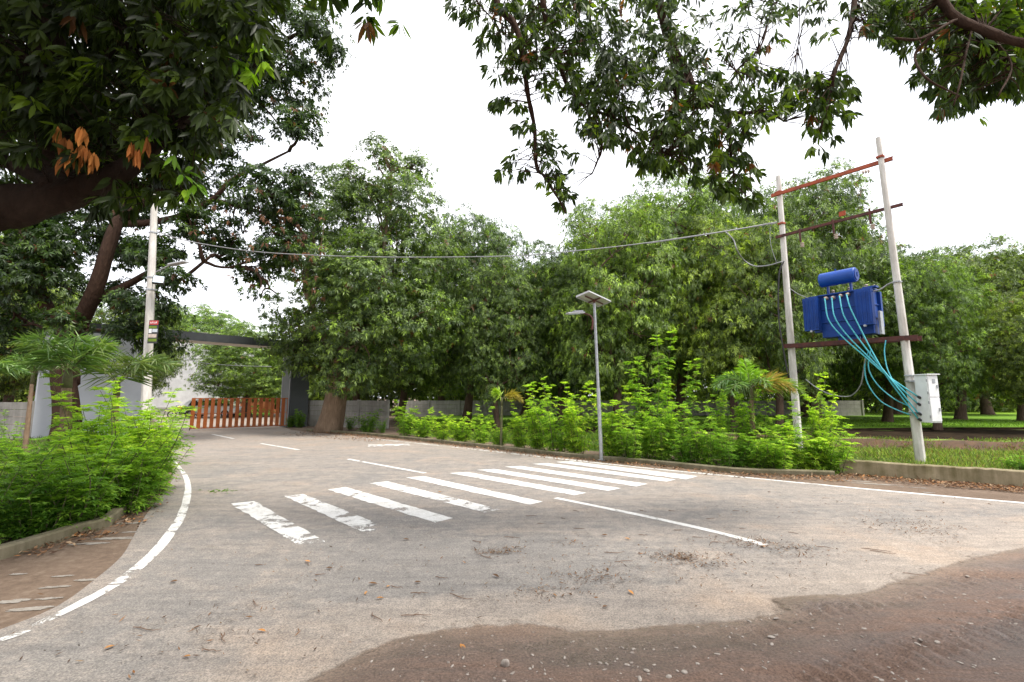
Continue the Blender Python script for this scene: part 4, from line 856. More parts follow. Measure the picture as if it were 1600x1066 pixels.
# ------------------------------------------------------------------ grass and litter
rs = np.random.RandomState(51)
def scatter_poly(rs, poly, n):
    A = np.array([p[:2] for p in poly]); lo, hi = A.min(0), A.max(0); o = []
    while len(o) < n:
        g = rs.uniform(lo, hi, (n*2, 2)); ins = np.zeros(len(g), bool); j = len(A)-1
        for i in range(len(A)):
            c = ((A[i, 1] > g[:, 1]) != (A[j, 1] > g[:, 1])) & (g[:, 0] < (A[j, 0]-A[i, 0])*(g[:, 1]-A[i, 1])/(A[j, 1]-A[i, 1]+1e-12)+A[i, 0]); ins ^= c; j = i
        o += g[ins].tolist()
    return np.array(o[:n])
lv = Leaves()
for poly, n, Lr, cols in (([G(1318, 733), G(1440, 742), G(1600, 753), G(1750, 768), np.array((22, 12.5, 0)), np.array((15.5, 13.3, 0)), np.array((11, 14.4, 0)), np.array((7.6, 17, 0)), G(1240, 722)], 42000, (.07, .26), ([(.1, .16, .04), (.2, .28, .06), (.3, .4, .09), (.26, .2, .09)], [.3, .32, .22, .16])),
                 ([G(620, 676), G(800, 694), G(960, 707), G(1100, 715), G(1240, 728), G(1310, 730), np.array((9, 16, 0)), np.array((6, 19.5, 0)), np.array((-3, 21, 0))], 30000, (.08, .3), ([(.07, .14, .025), (.12, .22, .03), (.18, .3, .04), (.16, .12, .06)], [.35, .35, .2, .1])),
                 ([G(20, 845), G(140, 815), G(200, 775), G(240, 720), G(235, 690), np.array((-19, 19, 0)), np.array((-20, 10, 0)), np.array((-8.5, 6, 0))], 26000, (.06, .25), ([(.06, .12, .02), (.1, .2, .03), (.15, .28, .04), (.15, .11, .06)], [.35, .35, .2, .1]))):
    p = scatter_poly(rs, poly, n); kv = sum(np.sin(p@(rs.normal(size=2)*1.5)+rs.rand()*6) for _ in range(5)); p = p[(kv > -1.6) | (rs.rand(n) < .2)]; n = len(p)
    p3 = np.concatenate([p, np.zeros((n, 1))], 1); D = np.concatenate([rs.normal(size=(n, 2))*.45, np.ones((n, 1))], 1)
    lv.add(p3, D, unit(rs, n), rs.uniform(*Lr, n), rs.uniform(.01, .028, n), pal(rs, n, *cols))
i_ = rs.randint(6, len(bx)-6, 9000); p = np.array(bx)[i_]+np.stack([rs.normal(size=9000)*.35, rs.normal(size=9000)*.4-.25, np.zeros(9000)], 1)
p[:, 2] = np.maximum(0, .3-.42*np.abs(p[:, 1]-np.array(bx)[i_][:, 1])); kv = np.sin(p[:, 0]*1.7)+np.sin(p[:, 0]*.8+2); p = p[(kv > -.3) | (rs.rand(9000) < .25)]; n = len(p)
lv.add(p, np.concatenate([rs.normal(size=(n, 2))*.5, np.ones((n, 1))], 1), unit(rs, n), rs.uniform(.06, .22, n), .018, pal(rs, n, [(.12, .2, .04), (.2, .3, .06), (.22, .15, .07), (.12, .075, .04)], [.3, .25, .25, .2]))
tag(mkobj('grass', lv.mesh('grass', droop=.15), M['grass']), 'tangle of short green grass and weeds in the planting beds', 'grass', kind='stuff')
lv = Leaves(); n = 26000; p = scatter_poly(rs, W((-5, 25.1), (2, 24.6), (12, 22.9), (20, 23.5), (40, 23.2), (40, 30), (-5, 32)), n)
lv.add(np.concatenate([p, np.full((n, 1), .12)], 1), np.concatenate([rs.normal(size=(n, 2))*.5, np.ones((n, 1))], 1), unit(rs, n), rs.uniform(.05, .16, n), .02, pal(rs, n, [(.06, .13, .015), (.13, .25, .03), (.2, .34, .04)], [.3, .4, .3]))
tag(mkobj('lawn_grass', lv.mesh('grass', droop=.15), M['grass']), 'cropped green grass of the lawn under the mango trees', 'grass', kind='stuff')
lv = Leaves(); DEADC = ([(.2, .11, .06), (.3, .17, .09), (.12, .07, .045), (.38, .27, .17), (.38, .17, .06)], [.3, .25, .25, .12, .08])
def litter(line, n, off0, off1, L_=(.04, .11), z=.014):
    ln = catmull(line, 4); i = rs.randint(0, len(ln)-1, n); t = rs.rand(n)
    A = np.array(ln); q = A[i]+(A[i+1]-A[i])*t[:, None]; d = A[i+1]-A[i]; d /= np.linalg.norm(d, axis=1, keepdims=True); nv = np.stack([-d[:, 1], d[:, 0], d[:, 2]*0], 1)
    u = off0+(off1-off0)*rs.rand(n)**1.6; q = q+nv*u[:, None]+rs.normal(size=(n, 3))*np.array((.04, .04, 0)); q[:, 2] = z+rs.rand(n)*.012
    D = rs.normal(size=(n, 3)); D[:, 2] = rs.rand(n)*.25; lv.add(q, D, np.array((0, 0, 1.))+rs.normal(size=(n, 3))*.35, rs.uniform(*L_, n), rs.uniform(.014, .035, n), pal(rs, n, *DEADC))
litter(kr, 2600, -.02, -.6); litter([np.array(p) for p in lw[:4]], 1700, -.02, -.7); litter(kl[2:], 900, -.02, -.5, (.03, .08)); litter([G(470, 676), G(540, 682), G(620, 688)], 700, .1, -1.2)
for cx, cy, rx, n in ((765, 865, .16, 60), (795, 862, .2, 60), (1090, 880, .3, 110), (1060, 870, .22, 60), (1180, 850, .4, 150), (1240, 860, .4, 110), (920, 905, .3, 90), (850, 930, .3, 50), (1050, 872, .25, 60), (1410, 820, .6, 150), (1450, 835, .5, 70), (880, 850, .25, 30), (900, 900, 1.3, 120), (1100, 880, 1.2, 140), (500, 900, 1.4, 70), (300, 1000, .8, 60), (1300, 800, 2.2, 130)):
    n = int(n*1.7); c = G(cx, cy); q = c+rs.normal(size=(n, 3))*np.array((rx*.6, rx*.35, 0)); q[:, 2] = .016; D = rs.normal(size=(n, 3)); D[:, 2] = .1
    lv.add(q, D, np.array((0, 0, 1.))+rs.normal(size=(n, 3))*.3, rs.uniform(.015, .06, n), rs.uniform(.004, .014, n), pal(rs, n, *DEADC)*.6)
tag(mkobj('leaf_litter', lv.mesh('leaf_litter', droop=-.15), M['dead']), 'brown dry leaf litter and crumbs lying along the kerbs and on the asphalt', 'leaf litter', kind='stuff')
# single dry leaves and twigs on the asphalt
LG = 'single dry leaves lying on the road'; TG = 'fallen twigs lying on the road'
lps = [(985, 845, 1), (990, 932, 1), (870, 935, 1), (570, 932, 1), (590, 915, 0), (600, 937, 1), (610, 918, 1), (658, 912, 0), (485, 880, 1), (415, 990, 1), (265, 912, 0), (780, 905, 0), (950, 950, 0), (1325, 672, 0), (727, 1030, 1), (950, 895, 0), (690, 770, 1), (300, 986, 0), (180, 1012, 1), (285, 1030, 1), (940, 838, 0), (1190, 855, 1), (1140, 870, 0), (1310, 785, 0), (1475, 788, 0), (1550, 790, 0), (640, 845, 0), (520, 890, 0), (1200, 770, 0)]
lps = [l for l in lps if l[1] > 700]
def where(px, py):
    if px < 380: return 'between the left edge line and the bottom of the picture'
    if px < 660: return 'below the left half of the zebra crossing'
    if px < 860: return 'below the middle of the zebra crossing' if py < 950 else 'by the edge of the mud at the bottom centre'
    if px < 1100: return 'under the solid centre line, right of the crossing' if py < 900 else 'on the sandy strip along the mud edge'
    if px < 1230: return 'around the near end of the solid centre line'
    return 'far right, between the centre line end and the low wall'
for i, (px, py, c) in enumerate(lps):
    l2 = Leaves(); cc = [(.16, .09, .05), (.45, .23, .09)][c]; l2.add(np.array([(0, 0, .004)]), np.array([(1., 0, .05)]), np.array([(0, 0, 1.)]), .1, .042, np.array([cc])*rs.uniform(.8, 1.15))
    l2.add(np.array([(-.03, 0, .004)]), np.array([(1., .1, .02)]), np.array([(0, 0, 1.)]), .035, .004, np.array([cc])*.6)
    o = mkobj('fallen_leaf', l2.mesh('leaf', True, .3, -.12), M['dead']); o.location = tuple(G(px, py)+np.array((0, 0, .045 if py > 1000 and px > 600 else .012))); o.rotation_euler = (rs.normal()*.1, 0, rs.rand()*6.28); o.scale = (rs.uniform(.5, .85),)*3
    tag(o, ('curled orange dry leaf ' if c else 'dark brown dry leaf ')+where(px, py), 'leaf', 'dry leaves '+where(px, py))
tw = [(400, 945, .2), (405, 885, .1), (480, 884, .18), (1005, 800, .15), (830, 808, .2), (845, 820, .12), (800, 842, .25), (960, 865, .3), (975, 880, .25), (1090, 842, .16), (1120, 850, .2), (1060, 830, .15), (1075, 875, .3), (1050, 800, .12), (1160, 828, .1), (690, 905, .16), (655, 930, .2), (720, 935, .3), (650, 965, .3), (590, 968, .25), (350, 1000, .2), (330, 1020, .18), (230, 985, .3), (900, 800, .15), (880, 812, .12), (1380, 865, .3), (1370, 862, .35), (1290, 858, .2), (1430, 900, .25), (1440, 800, .18), (1290, 780, .15), (1110, 812, .18), (1005, 838, .14), (745, 848, .15), (760, 873, .25), (620, 920, .16), (500, 900, .12), (1240, 835, .15), (1150, 800, .12), (905, 828, .18)]
for px, py, ln in tw:
    ln *= .75; mb = MB(); pts = [np.array((x*ln, math.sin(x*3+px)*ln*.09+rs.normal()*.006, .005)) for x in np.linspace(-.5, .5, 6)]; mb.tube(pts, [.003, .004, .0035, .003, .0025, .0015], 5)
    if rs.rand() < .5: mb.tube([pts[2], pts[2]+np.array((ln*.2, ln*.14*rs.choice((-1, 1)), 0))], [.003, .0015], 4)
    o = mb.obj('twig', M['twig']); o.location = tuple(G(px, py)+np.array((0, 0, .012))); o.rotation_euler = (0, 0, R(rs.uniform(-60, 30)))
    tag(o, ('long' if ln > .17 else 'short')+' thin brown twig '+where(px, py), 'twig', 'twigs '+where(px, py))
# stones in the mud: gravel as one, the bigger ones single
def rock(rs, r, flat=.55):
    m = bpy.data.meshes.new('stone'); import bmesh
    bm = bmesh.new(); bmesh.ops.create_icosphere(bm, subdivisions=2, radius=r); k = rs.normal(size=(5, 3))*1.3/r; ph = rs.rand(5)*6
    sc_ = np.array((rs.uniform(.8, 1.4), rs.uniform(.5, .8), flat*rs.uniform(.45, .9)))
    for v in bm.verts:
        c = np.array(v.co); c = c*(1+.13*sum(math.sin(k[i]@c+ph[i]) for i in range(5))/1.5)*sc_; v.co = c
    bm.to_mesh(m); bm.free(); return m
mudz = lambda p: float(mud_z(np.array([p[0]]), np.array([p[1]]))[0])+.012
gl = []; base = [rock(rs, .01) for _ in range(6)]; V = []; F = []
bvs = [(np.array([v.co[:] for v in b.vertices]), [tuple(p.vertices) for p in b.polygons]) for b in base]
mp_ = scatter_poly(rs, [G(*p) for p in ((520, 1075), (620, 1010), (760, 990), (980, 995), (1150, 975), (1300, 950), (1600, 880), (1700, 1000), (1500, 1100), (800, 1120))], 1500)
kv = sum(np.sin(mp_@(rs.normal(size=2)*3)+rs.rand()*6) for _ in range(4)); keep = (kv > .2) | (rs.rand(len(mp_)) < .3)
for p in mp_[keep]:
    bv, bf = bvs[rs.randint(6)]; s = rs.uniform(.2, 1.0)**2.2*1.5; a = rs.rand()*6.3; c, s_ = math.cos(a), math.sin(a)
    q = bv*s; q = np.stack([q[:, 0]*c-q[:, 1]*s_, q[:, 0]*s_+q[:, 1]*c, q[:, 2]], 1)+np.array((p[0], p[1], mudz(p)+.002)); b0 = len(V); V += q.tolist(); F += [tuple(i+b0 for i in f) for f in bf]
rp_ = scatter_poly(rs, [G(*p) for p in ((100, 1060), (400, 860), (900, 800), (1400, 800), (1590, 800), (1590, 850), (1180, 950), (800, 965), (480, 1055))], 700)
for p in rp_:
    bv, bf = bvs[rs.randint(6)]; s = rs.uniform(.2, .6)
    q = bv*s+np.array((p[0], p[1], .007)); b0 = len(V); V += q.tolist(); F += [tuple(i+b0 for i in f) for f in bf]
me = bpy.data.meshes.new('gravel'); me.from_pydata(V, [], F); me.update(); tag(mkobj('gravel', me, M['stone'], smooth=False), 'loose pale gravel chips scattered in the wet mud and over the dusty road', 'gravel', kind='stuff')
for i, (px, py, r, lab) in enumerate([(789, 1043, .034, 'rough upright stone in the mud at the lower centre edge'), (724, 1033, .014, None), (1205, 998, .03, None), (1206, 1010, .02, None), (1170, 968, .02, None), (1212, 964, .02, None), (1070, 1052, .022, None), (1045, 1058, .022, None), (1160, 995, .012, None), (1010, 1048, .02, None), (1465, 1007, .022, None), (1433, 1003, .018, None), (1350, 985, .015, None), (1140, 992, .015, None), (980, 1040, .014, None), (1270, 985, .014, None), (1500, 1035, .016, None), (1090, 1040, .016, None), (1000, 1062, .02, None), (1120, 1025, .014, None)]):
    g = G(px, py, .04); o = mkobj('stone', rock(rs, r, 1.0 if i == 0 else .5), M['stone']); o.location = (g[0], g[1], mudz(g)+r*(.5 if i == 0 else .15)); o.rotation_euler = (0, 0, i*1.3)
    if i == 0: o.scale = (.8, .7, 1.2)
    wz = 'in the mud at the bottom centre' if px < 900 else 'in the mud below the sandy point' if px < 1100 else 'near the left end of the tyre marks' if px < 1300 else 'in the mud at the bottom right'
    tag(o, lab or ('darker flat stone ' if r > .019 else 'small pale stone ')+wz, 'stone', None if lab else 'stones '+wz)
# cut weeds on the asphalt left of the crossing
lv = Leaves(); c = G(345, 768); n = 40; q = c+rs.normal(size=(n, 3))*np.array((.13, .07, 0)); q[:, 2] = .014; D = rs.normal(size=(n, 3)); D[:, 2] = .2
lv.add(q, D, np.array((0, 0, 1.))+rs.normal(size=(n, 3))*.3, .07, .02, pal(rs, n, [(.12, .22, .03)], [1])); o = mkobj('weed_scraps', lv.mesh('weed_scraps'), M['shrub']); recentre(o, c); tag(o, 'scattered bits of green weed lying on the asphalt left of the zebra crossing', 'weeds', kind='stuff')
# ------------------------------------------------------------------ transformer on its two poles
A = G(1249, 709); B = G(1440, 727); ex = (B-A)/np.linalg.norm(B-A); ey = np.array((ex[1], -ex[0], 0)); EZ = np.array((0, 0, 1.))
if ey@(-A) < 0: ey = -ey
def TS(px, py, o=0.):
    """along-beam distance and height where the sight line meets the plane o in front of the poles"""
    q = A+ey*o; p = PV(px, py, q, q+ex); return (p-q)@ex, p[2]
def TP(s, o, z): return A+ex*s+ey*o+EZ*z
hs = thing('transformer_mount', tuple(A), 'pair of tall pale concrete poles joined by rusty steel crossarms, carrying the transformer', 'pole structure')
def cpole(a, b, w0, w1, parent, name='pole', label=None, side=8):
    mb = MB(); n = 10; mb.tube([np.array(a)+(np.array(b)-a)*i/n for i in range(n+1)], list(np.linspace(w0, w1, n+1)), side); o = mb.obj(name, M['conc'], parent); bevel(o, .012, 2)
    if label: o['label'] = label
    return o
aT = P(1216, 275, A[1]); bT = P(1372, 215, B[1])
A0, B0 = A-EZ*.3, B-EZ*.3
cpole(A0, aT, .115, .075, hs, label='left, upright pole'); cpole(B0, bT, .11, .062, hs, label='right, leaning pole')
def channel(s0, z0, s1, z1, o, w, h, mat, name, parent, lab=None):
    """a C section beam between two points of the frame"""
    p, q = TP(s0, o, z0), TP(s1, o, z1); d = q-p; ln = np.linalg.norm(d); d /= ln; up = np.cross(d, ey); up = up if up[2] > 0 else -up; mb = MB(); c = (p+q)/2
    mb.box(c, (ln, .008, h), ax=(d, ey, up)); 
    for sg in (-1, 1): mb.box(c-ey*(w/2)+up*sg*(h/2-.004), (ln, w, .008), ax=(d, ey, up))
    ob = mb.obj(name, M[mat], parent, label=lab); return ob
s0, z0 = TS(1205, 306, .12); s1, z1 = TS(1395, 247, .12); channel(s0, z0, s1, z1, .13, .06, .1, 'rust', 'crossarm', hs, 'wide orange rusty top crossarm'); 
s2, z2 = TS(1212, 371, .12); s3, z3 = TS(1411, 319, .12); channel(s2, z2, s3, z3, .14, .06, .075, 'darkrust', 'crossarm', hs, 'thin dark lower crossarm')
s4, z4 = TS(1225, 541, .15); s5, z5 = TS(1434, 527, .15)
for o_ in (.17, -.17): channel(s4, z4, s5, z5, o_, .07, .12, 'darkrust', 'platform_beam', hs)
mb = MB()
for o_, lst in (((0), ((TP(*[(aT-A)@ex, 0, 0]), 0),)),): pass
def band(p, r, name='clamp', mat='rust', parent=hs, h=.05):
    m_ = MB(); m_.tube([p-EZ*h/2, p+EZ*h/2], [r, r], 14); m_.box(p+ey*r, (.16, .03, h), ax=(ex, ey, EZ)); return m_.obj(name, M[mat], parent)
def on(a, b, z): a, b = np.array(a), np.array(b); return a+(b-a)*((z-a[2])/(b[2]-a[2]))
band(on(A, aT, P(1217, 301, A[1])[2]), .095); band(on(A, aT, P(1221, 350, A[1])[2]), .1); band(on(B, bT, P(1376, 246, B[1])[2]), .085)
band(on(B, bT, P(1402, 441, B[1])[2]), .098, mat='galv', h=.03); band(on(B, bT, P(1424, 587, B[1])[2]), .11, mat='galv', h=.03)
for px, py, zt in ((1250, 372, 18), (1302, 358, 17), (1359, 342, 18)):
    s, z = TS(px, py-8, .15); mb = MB(); mb.box(TP(s, .16, z-.08), (.045, .03, .42), ax=(ex, ey, EZ)); o = mb.obj('fuse_bracket', M['darkrust'], hs)
    mb = MB(); 
    for i in range(3): mb.tube([TP(s+.05, .19, z-.33-i*.05), TP(s+.05, .19, z-.36-i*.05)], [.055, .035], 12)
    mb.obj('insulator', M['porc'], hs, smooth=True)
s, z = TS(1354, 268, .2); mb = MB(); 
for i in range(3): mb.tube([TP(s-.08+i*.06, .22, z-.01*i), TP(s-.05+i*.06, .22, z-.01*i)], [.06, .035], 12)
mb.obj('insulator', M['porc'], hs, smooth=True)
s, z = TS(1316, 334, -.1); mb = MB(); mb.box(TP(s, -.1, z), (.16, .02, .14), ax=(ex, ey, EZ)); mb.obj('bracket_plate', M['rust'], hs)

# the transformer
plat = (z4+z5)/2+.06
sl_, zt_ = TS(1278, 464, .3); sr_, _ = TS(1358, 455, .3)
tf = thing('transformer', tuple(TP((sl_+sr_)/2, 0, plat)), 'blue transformer with a round tank on top, on the beam between the poles', 'transformer')
zL = TS(1262, 466, .5)[1]; zR = TS(1340, 452, .5)[1]; zlid = (zL+zR)/2+.02
mb = MB(); cz = (plat+.1+zlid)/2; mb.box(TP((sl_+sr_)/2, 0, cz), (sr_-sl_, .42, zlid-plat-.1), ax=(ex, ey, EZ))
for zz in (.33, .62): mb.box(TP((sl_+sr_)/2, 0, plat+.1+(zlid-plat)*zz), (sr_-sl_+.05, .47, .035), ax=(ex, ey, EZ))
bevel(mb.obj('tank', M['blue'], tf), .008)
sA = TS(1256, 500, .42)[0]; sB = TS(1365, 500, .42)[0]
mb = MB(); mb.box(TP((sA+sB)/2, 0, zlid+.02), (sB-sA-.05, .56, .035), ax=(ex, ey, EZ)); mb.box(TP(sB-.1, .1, zlid+.06), (.3, .2, .05), ax=(ex, ey, EZ)); bevel(mb.obj('lid', M['blue'], tf), .006)
mb = MB()
for o_ in (-.1, .1): mb.box(TP((sl_+sr_)/2, o_, plat+.05), (.5, .08, .1), ax=(ex, ey, EZ))
mb.obj('base_channel', M['blue'], tf)
def radiator(sa, sb, ztop, zbot, o0, o1, sgn=1):
    mb = MB(); n = 7; 
    for i in range(n):
        o_ = o0+(o1-o0)*i/(n-1); sc_ = (sa+sb)/2
        mb.box(TP(sc_, o_, (ztop+zbot)/2), (sb-sa, .022, ztop-zbot), ax=(ex, ey, EZ))
    m = 4
    for i in range(m):   # pressed ribs on the outer fin
        sq = sa+(sb-sa)*(i+.5)/m; mb.tube([TP(sq, o1+.012, zbot+.06), TP(sq, o1+.012, ztop-.06)], .022, 8)
    mb.tube([TP((sa+sb)/2, o0-.1, ztop-.06), TP((sa+sb)/2, o1, ztop-.06)], .035, 10); mb.tube([TP((sa+sb)/2, o0-.1, zbot+.06), TP((sa+sb)/2, o1, zbot+.06)], .035, 10)
    r_ = bevel(mb.obj('radiator', M['blue'], tf), .005)
    m2 = MB(); m2.tube([TP((sa+sb)/2, o1-.02, zbot-.02), TP((sa+sb)/2, o1+.05, zbot-.02)], .03, 10); m2.obj('drain_plug', M['galv'], r_)
zb = TS(1268, 516, .42)[1]; zb2 = TS(1350, 509, .42)[1]; zb = (zb+zb2)/2
radiator(TS(1256, 500, .42)[0], TS(1279, 500, .42)[0], zlid-.02, zb, .25, .42); radiator(TS(1338, 500, .42)[0], TS(1365, 500, .42)[0], zlid-.02, zb, .25, .42)
radiator(TS(1256, 500, .42)[0], TS(1279, 500, .42)[0], zlid-.02, zb, -.24, -.34); radiator(TS(1338, 500, .42)[0], TS(1365, 500, .42)[0], zlid-.02, zb, -.24, -.34)
mb = MB(); mb.box(TP(sr_+.1, .0, plat+.38), (.06, .2, .62), ax=(ex, ey, EZ)); bevel(mb.obj('tap_box', M['galv'], tf), .01)
sc0, zc0 = TS(1282, 437, 0); sc1, zc1 = TS(1338, 431, 0); rcon = .5*(TS(1300, 424, 0)[1]-TS(1300, 446, 0)[1]); zc = (zc0+zc1)/2
mb = MB(); mb.tube([TP(sc0, 0, zc), TP(sc0+.02, 0, zc), TP(sc1-.02, 0, zc), TP(sc1, 0, zc)], [rcon*.93, rcon, rcon, rcon*.93], 28); cns = mb.obj('conservator', M['bluelite'], tf, smooth=False); bevel(cns, .006)
mb = MB(); mb.tube([TP(sc1, 0, zc), TP(sc1+.02, 0, zc)], rcon*.78, 24); mb.box(TP(sc1+.03, 0, zc), (.015, .04, .12), ax=(ex, ey, EZ)); mb.obj('end_cover', M['blue'], cns)
mb = MB(); mb.tube([TP((sc0+sc1)/2-.05, 0, zc+rcon), TP((sc0+sc1)/2-.05, 0, zc+rcon+.06)], .025, 8); mb.obj('filler_cap', M['blue'], cns)
for px in (1294, 1330):
    s = TS(px, 450, 0)[0]; mb = MB(); mb.box(TP(s, 0, (zlid+zc-rcon)/2+.01), (.045, .08, zc-rcon-zlid+.04), ax=(ex, ey, EZ)); mb.obj('conservator_bracket', M['blue'], tf)
bush = []
for px, py in ((1290, 467), (1301, 466), (1313, 463), (1324, 461)):
    s, z = TS(px, py, .3); mb = MB()
    for i in range(3): mb.tube([TP(s, .2+i*.04, z+.02), TP(s, .23+i*.04, z+.02)], [.05, .032], 12)
    mb.tube([TP(s, .22, z+.02), TP(s, .37, z+.02)], .018, 8); mb.obj('bushing', M['porc'], tf, smooth=True); bush.append(TP(s, .36, z))
mb = MB()
for i in range(3):
    s = sl_+.2+i*(sr_-sl_-.4)/2
    for j in range(4): mb.tube([TP(s, -.2, zlid+.04+j*.05), TP(s, -.2, zlid+.07+j*.05)], [.05, .03], 10)
mb.obj('top_bushing', M['porc'], tf, smooth=True)

# distribution box
K = P(1447, 586, B[1]-.5); hb = K[2]-P(1447, 661, K[1])[2]; wy = .34; wx = P(1463.5, 586, K[1])[0]-K[0]
dbx = thing('distribution_box', (K[0]+wx/2, K[1]+wy/2, K[2]-hb), 'white electrical distribution box strapped to the leaning pole with teal cables entering its side', 'electrical box')
mb = MB(); mb.box((K[0]+wx/2, K[1]+wy/2, K[2]-hb/2), (wx, wy, hb)); bevel(mb.obj('housing', M['white'], dbx), .008)
mb = MB(); mb.box((K[0]+wx/2, K[1]+wy/2-.02, K[2]+.012), (wx+.06, wy+.08, .024)); bevel(mb.obj('rain_cap', M['white'], dbx), .006)
for z0_, z1_ in ((.03, .46), (.48, .97)):
    mb = MB(); mb.box((K[0]+wx/2, K[1]-.012, K[2]-hb*(z0_+z1_)/2), (wx-.02, .024, hb*(z1_-z0_))); d_ = bevel(mb.obj('door', M['white'], dbx), .005)
    mb = MB(); mb.box((K[0]+wx*.82, K[1]-.034, K[2]-hb*(z0_+z1_)/2), (.02, .02, .08)); mb.obj('latch', M['galv'], d_)
    mb = MB(); 
    for q in (.2, .8): mb.tube([(K[0]-.004, K[1]+.004, K[2]-hb*(z0_+(z1_-z0_)*q)-.03), (K[0]-.004, K[1]+.004, K[2]-hb*(z0_+(z1_-z0_)*q)+.03)], .01, 8)
    mb.obj('hinge', M['galv'], d_)
mb = MB(); mb.box((K[0]+wx*.55, K[1]-.028, K[2]-hb*.13), (.07, .006, .1)); mb.obj('nameplate', M['galv'], dbx)
gl_ = []
for px, py in ((1438, 622), (1438, 633), (1439, 648), (1439, 657)):
    r = ray(px, py); t = K[0]/r[0]; p = np.array((K[0], r[1]*t, CAMZ+r[2]*t)); mb = MB(); d = np.array((-.85, 0, .53)); mb.tube([p+d*.0, p+d*.06, p+d*.09], [.032, .03, .018], 10); mb.obj('cable_gland', M['black'], dbx); gl_.append(p+d*.08)
mb = MB()
for zz in (.12, .8): mb.box((K[0]+.02, K[1]+wy+.06, K[2]-hb*zz), (.3, .14, .04))
mb.obj('mounting_strap', M['galv'], dbx)

# cables
def cable(name, pts, r, mat, label, cat='cable', group=None, n=6):
    q = catmull(pts, n); mb = MB(); mb.tube(q, r, 8); o = mb.obj(name, M[mat], smooth=True); recentre(o, pts[0]); return tag(o, label, cat, group)
def F_(px, py, o): s, z = TS(px, py, o); return TP(s, o, z)
TGp = 'teal cables from transformer to box'
labs = ['first teal cable from the left bushing, lowest in the bundle', 'second teal cable of the bundle, counted from the left bushing', 'third teal cable of the bundle, counted from the left bushing', 'rightmost of the four teal cables leaving the transformer front']
mids = [[(1295, 500), (1318, 528), (1350, 556), (1385, 586)], [(1304, 495), (1322, 522), (1355, 556), (1390, 590)], [(1318, 492), (1335, 520), (1362, 556), (1396, 598)], [(1329, 482), (1345, 515), (1362, 548), (1388, 592)]]
for i in range(4):
    cable('cable', [bush[i]]+[F_(px, py, .55+.0*i) for px, py in mids[i]]+[gl_[[0, 1, 2, 3][i]]], .017, 'teal', labs[i], group=TGp)
cable('cable', [F_(1357, 548, .5), F_(1351, 572, .45), F_(1356, 600, .4), F_(1375, 626, .35), F_(1400, 640, .3), F_(1424, 649, .2)], .014, 'teal', 'lower of two slack teal cables drooping to the back of the leaning pole', group='slack teal cables')
cable('cable', [F_(1360, 548, .5), F_(1357, 575, .45), F_(1370, 600, .4), F_(1395, 622, .35), F_(1418, 634, .2)], .014, 'teal', 'upper of two slack teal cables drooping to the back of the leaning pole', group='slack teal cables')
cable('cable', [F_(1384, 532, .2), F_(1382, 550, .3), F_(1386, 575, .4), F_(1396, 597, .5)], .013, 'teal', 'short teal cable hanging off the platform beam beside the leaning pole')
cable('cable', [F_(1259, 593, .1), F_(1276, 606, .1), F_(1300, 617, .15), F_(1328, 619, .2), F_(1344, 603, .3), F_(1349, 580, .4), F_(1352, 560, .5)], .014, 'wire', 'grey cable hanging in a loop below the blue transformer')
cable('cable', [F_(1225, 408, .2), F_(1218, 425, .25), F_(1216, 460, .25), F_(1217, 500, .25), F_(1222, 535, .25), F_(1232, 590, .2)], .022, 'black', 'thick black cable running down beside the left transformer pole')
cable('wire', [F_(1233, 450, .1), F_(1248, 460, .2), F_(1263, 466, .3)], .009, 'wire', 'short stay wire from the left pole to the blue transformer')
cable('wire', [F_(1364, 455, .3), F_(1376, 452, .2), F_(1388, 444, .15), F_(1401, 440, .12)], .016, 'wire', 'short twisted stay wire from the blue transformer to the right pole')
# ------------------------------------------------------------------ left utility pole
U = G(226, 701); uT = P(242, 305, U[1])
up_ = thing('utility_pole', tuple(U), 'tall grey concrete utility pole behind the left shrubs, its top lost in leaves', 'pole')
cpole(U-EZ*.3, uT, .155, .095, up_)
for px, py in ((236, 434), (234, 453), (237, 364)):
    p = on(U, uT, P(px, py, U[1])[2]); r = np.interp(p[2], (0, uT[2]), (.155, .095))+.012; mb = MB(); mb.tube([p-EZ*.02, p+EZ*.02], r, 14); mb.box(p, (r*2+.16, .03, .03)); mb.obj('clamp', M['galv'], up_)
# power line between the poles
Wa = P(246, 362, U[1]); Wb = P(1214, 347, A[1])
def WP(px, py): return PV(px, py, Wa, Wb)
cable('power_line', [Wa, WP(290, 376), WP(380, 391), WP(470, 398), WP(620, 402), WP(800, 400), WP(900, 392), WP(1000, 381), WP(1135, 361), Wb], .016, 'wire', 'long grey overhead cable sagging across the road between the poles', 'power line', n=8)
cable('wire', [WP(1010, 381), WP(1070, 372), WP(1133, 362), Wb+np.array((0, 0, -.03))], .012, 'wire', 'thin second strand tied along the right end of the overhead cable', n=8)
cable('cable', [WP(1133, 362), WP(1146, 375), WP(1152, 392), F_(1164, 408, .2), F_(1180, 416, .2), F_(1200, 415, .2), F_(1222, 409, .2)], .02, 'wire', 'slack grey cable loop hanging left of the left transformer pole')
cable('wire', [F_(1206, 350, .15), F_(1203, 362, .15), F_(1205, 385, .2), F_(1213, 410, .2)], .009, 'wire', 'thin grey jumper wire dropping beside the left transformer pole')
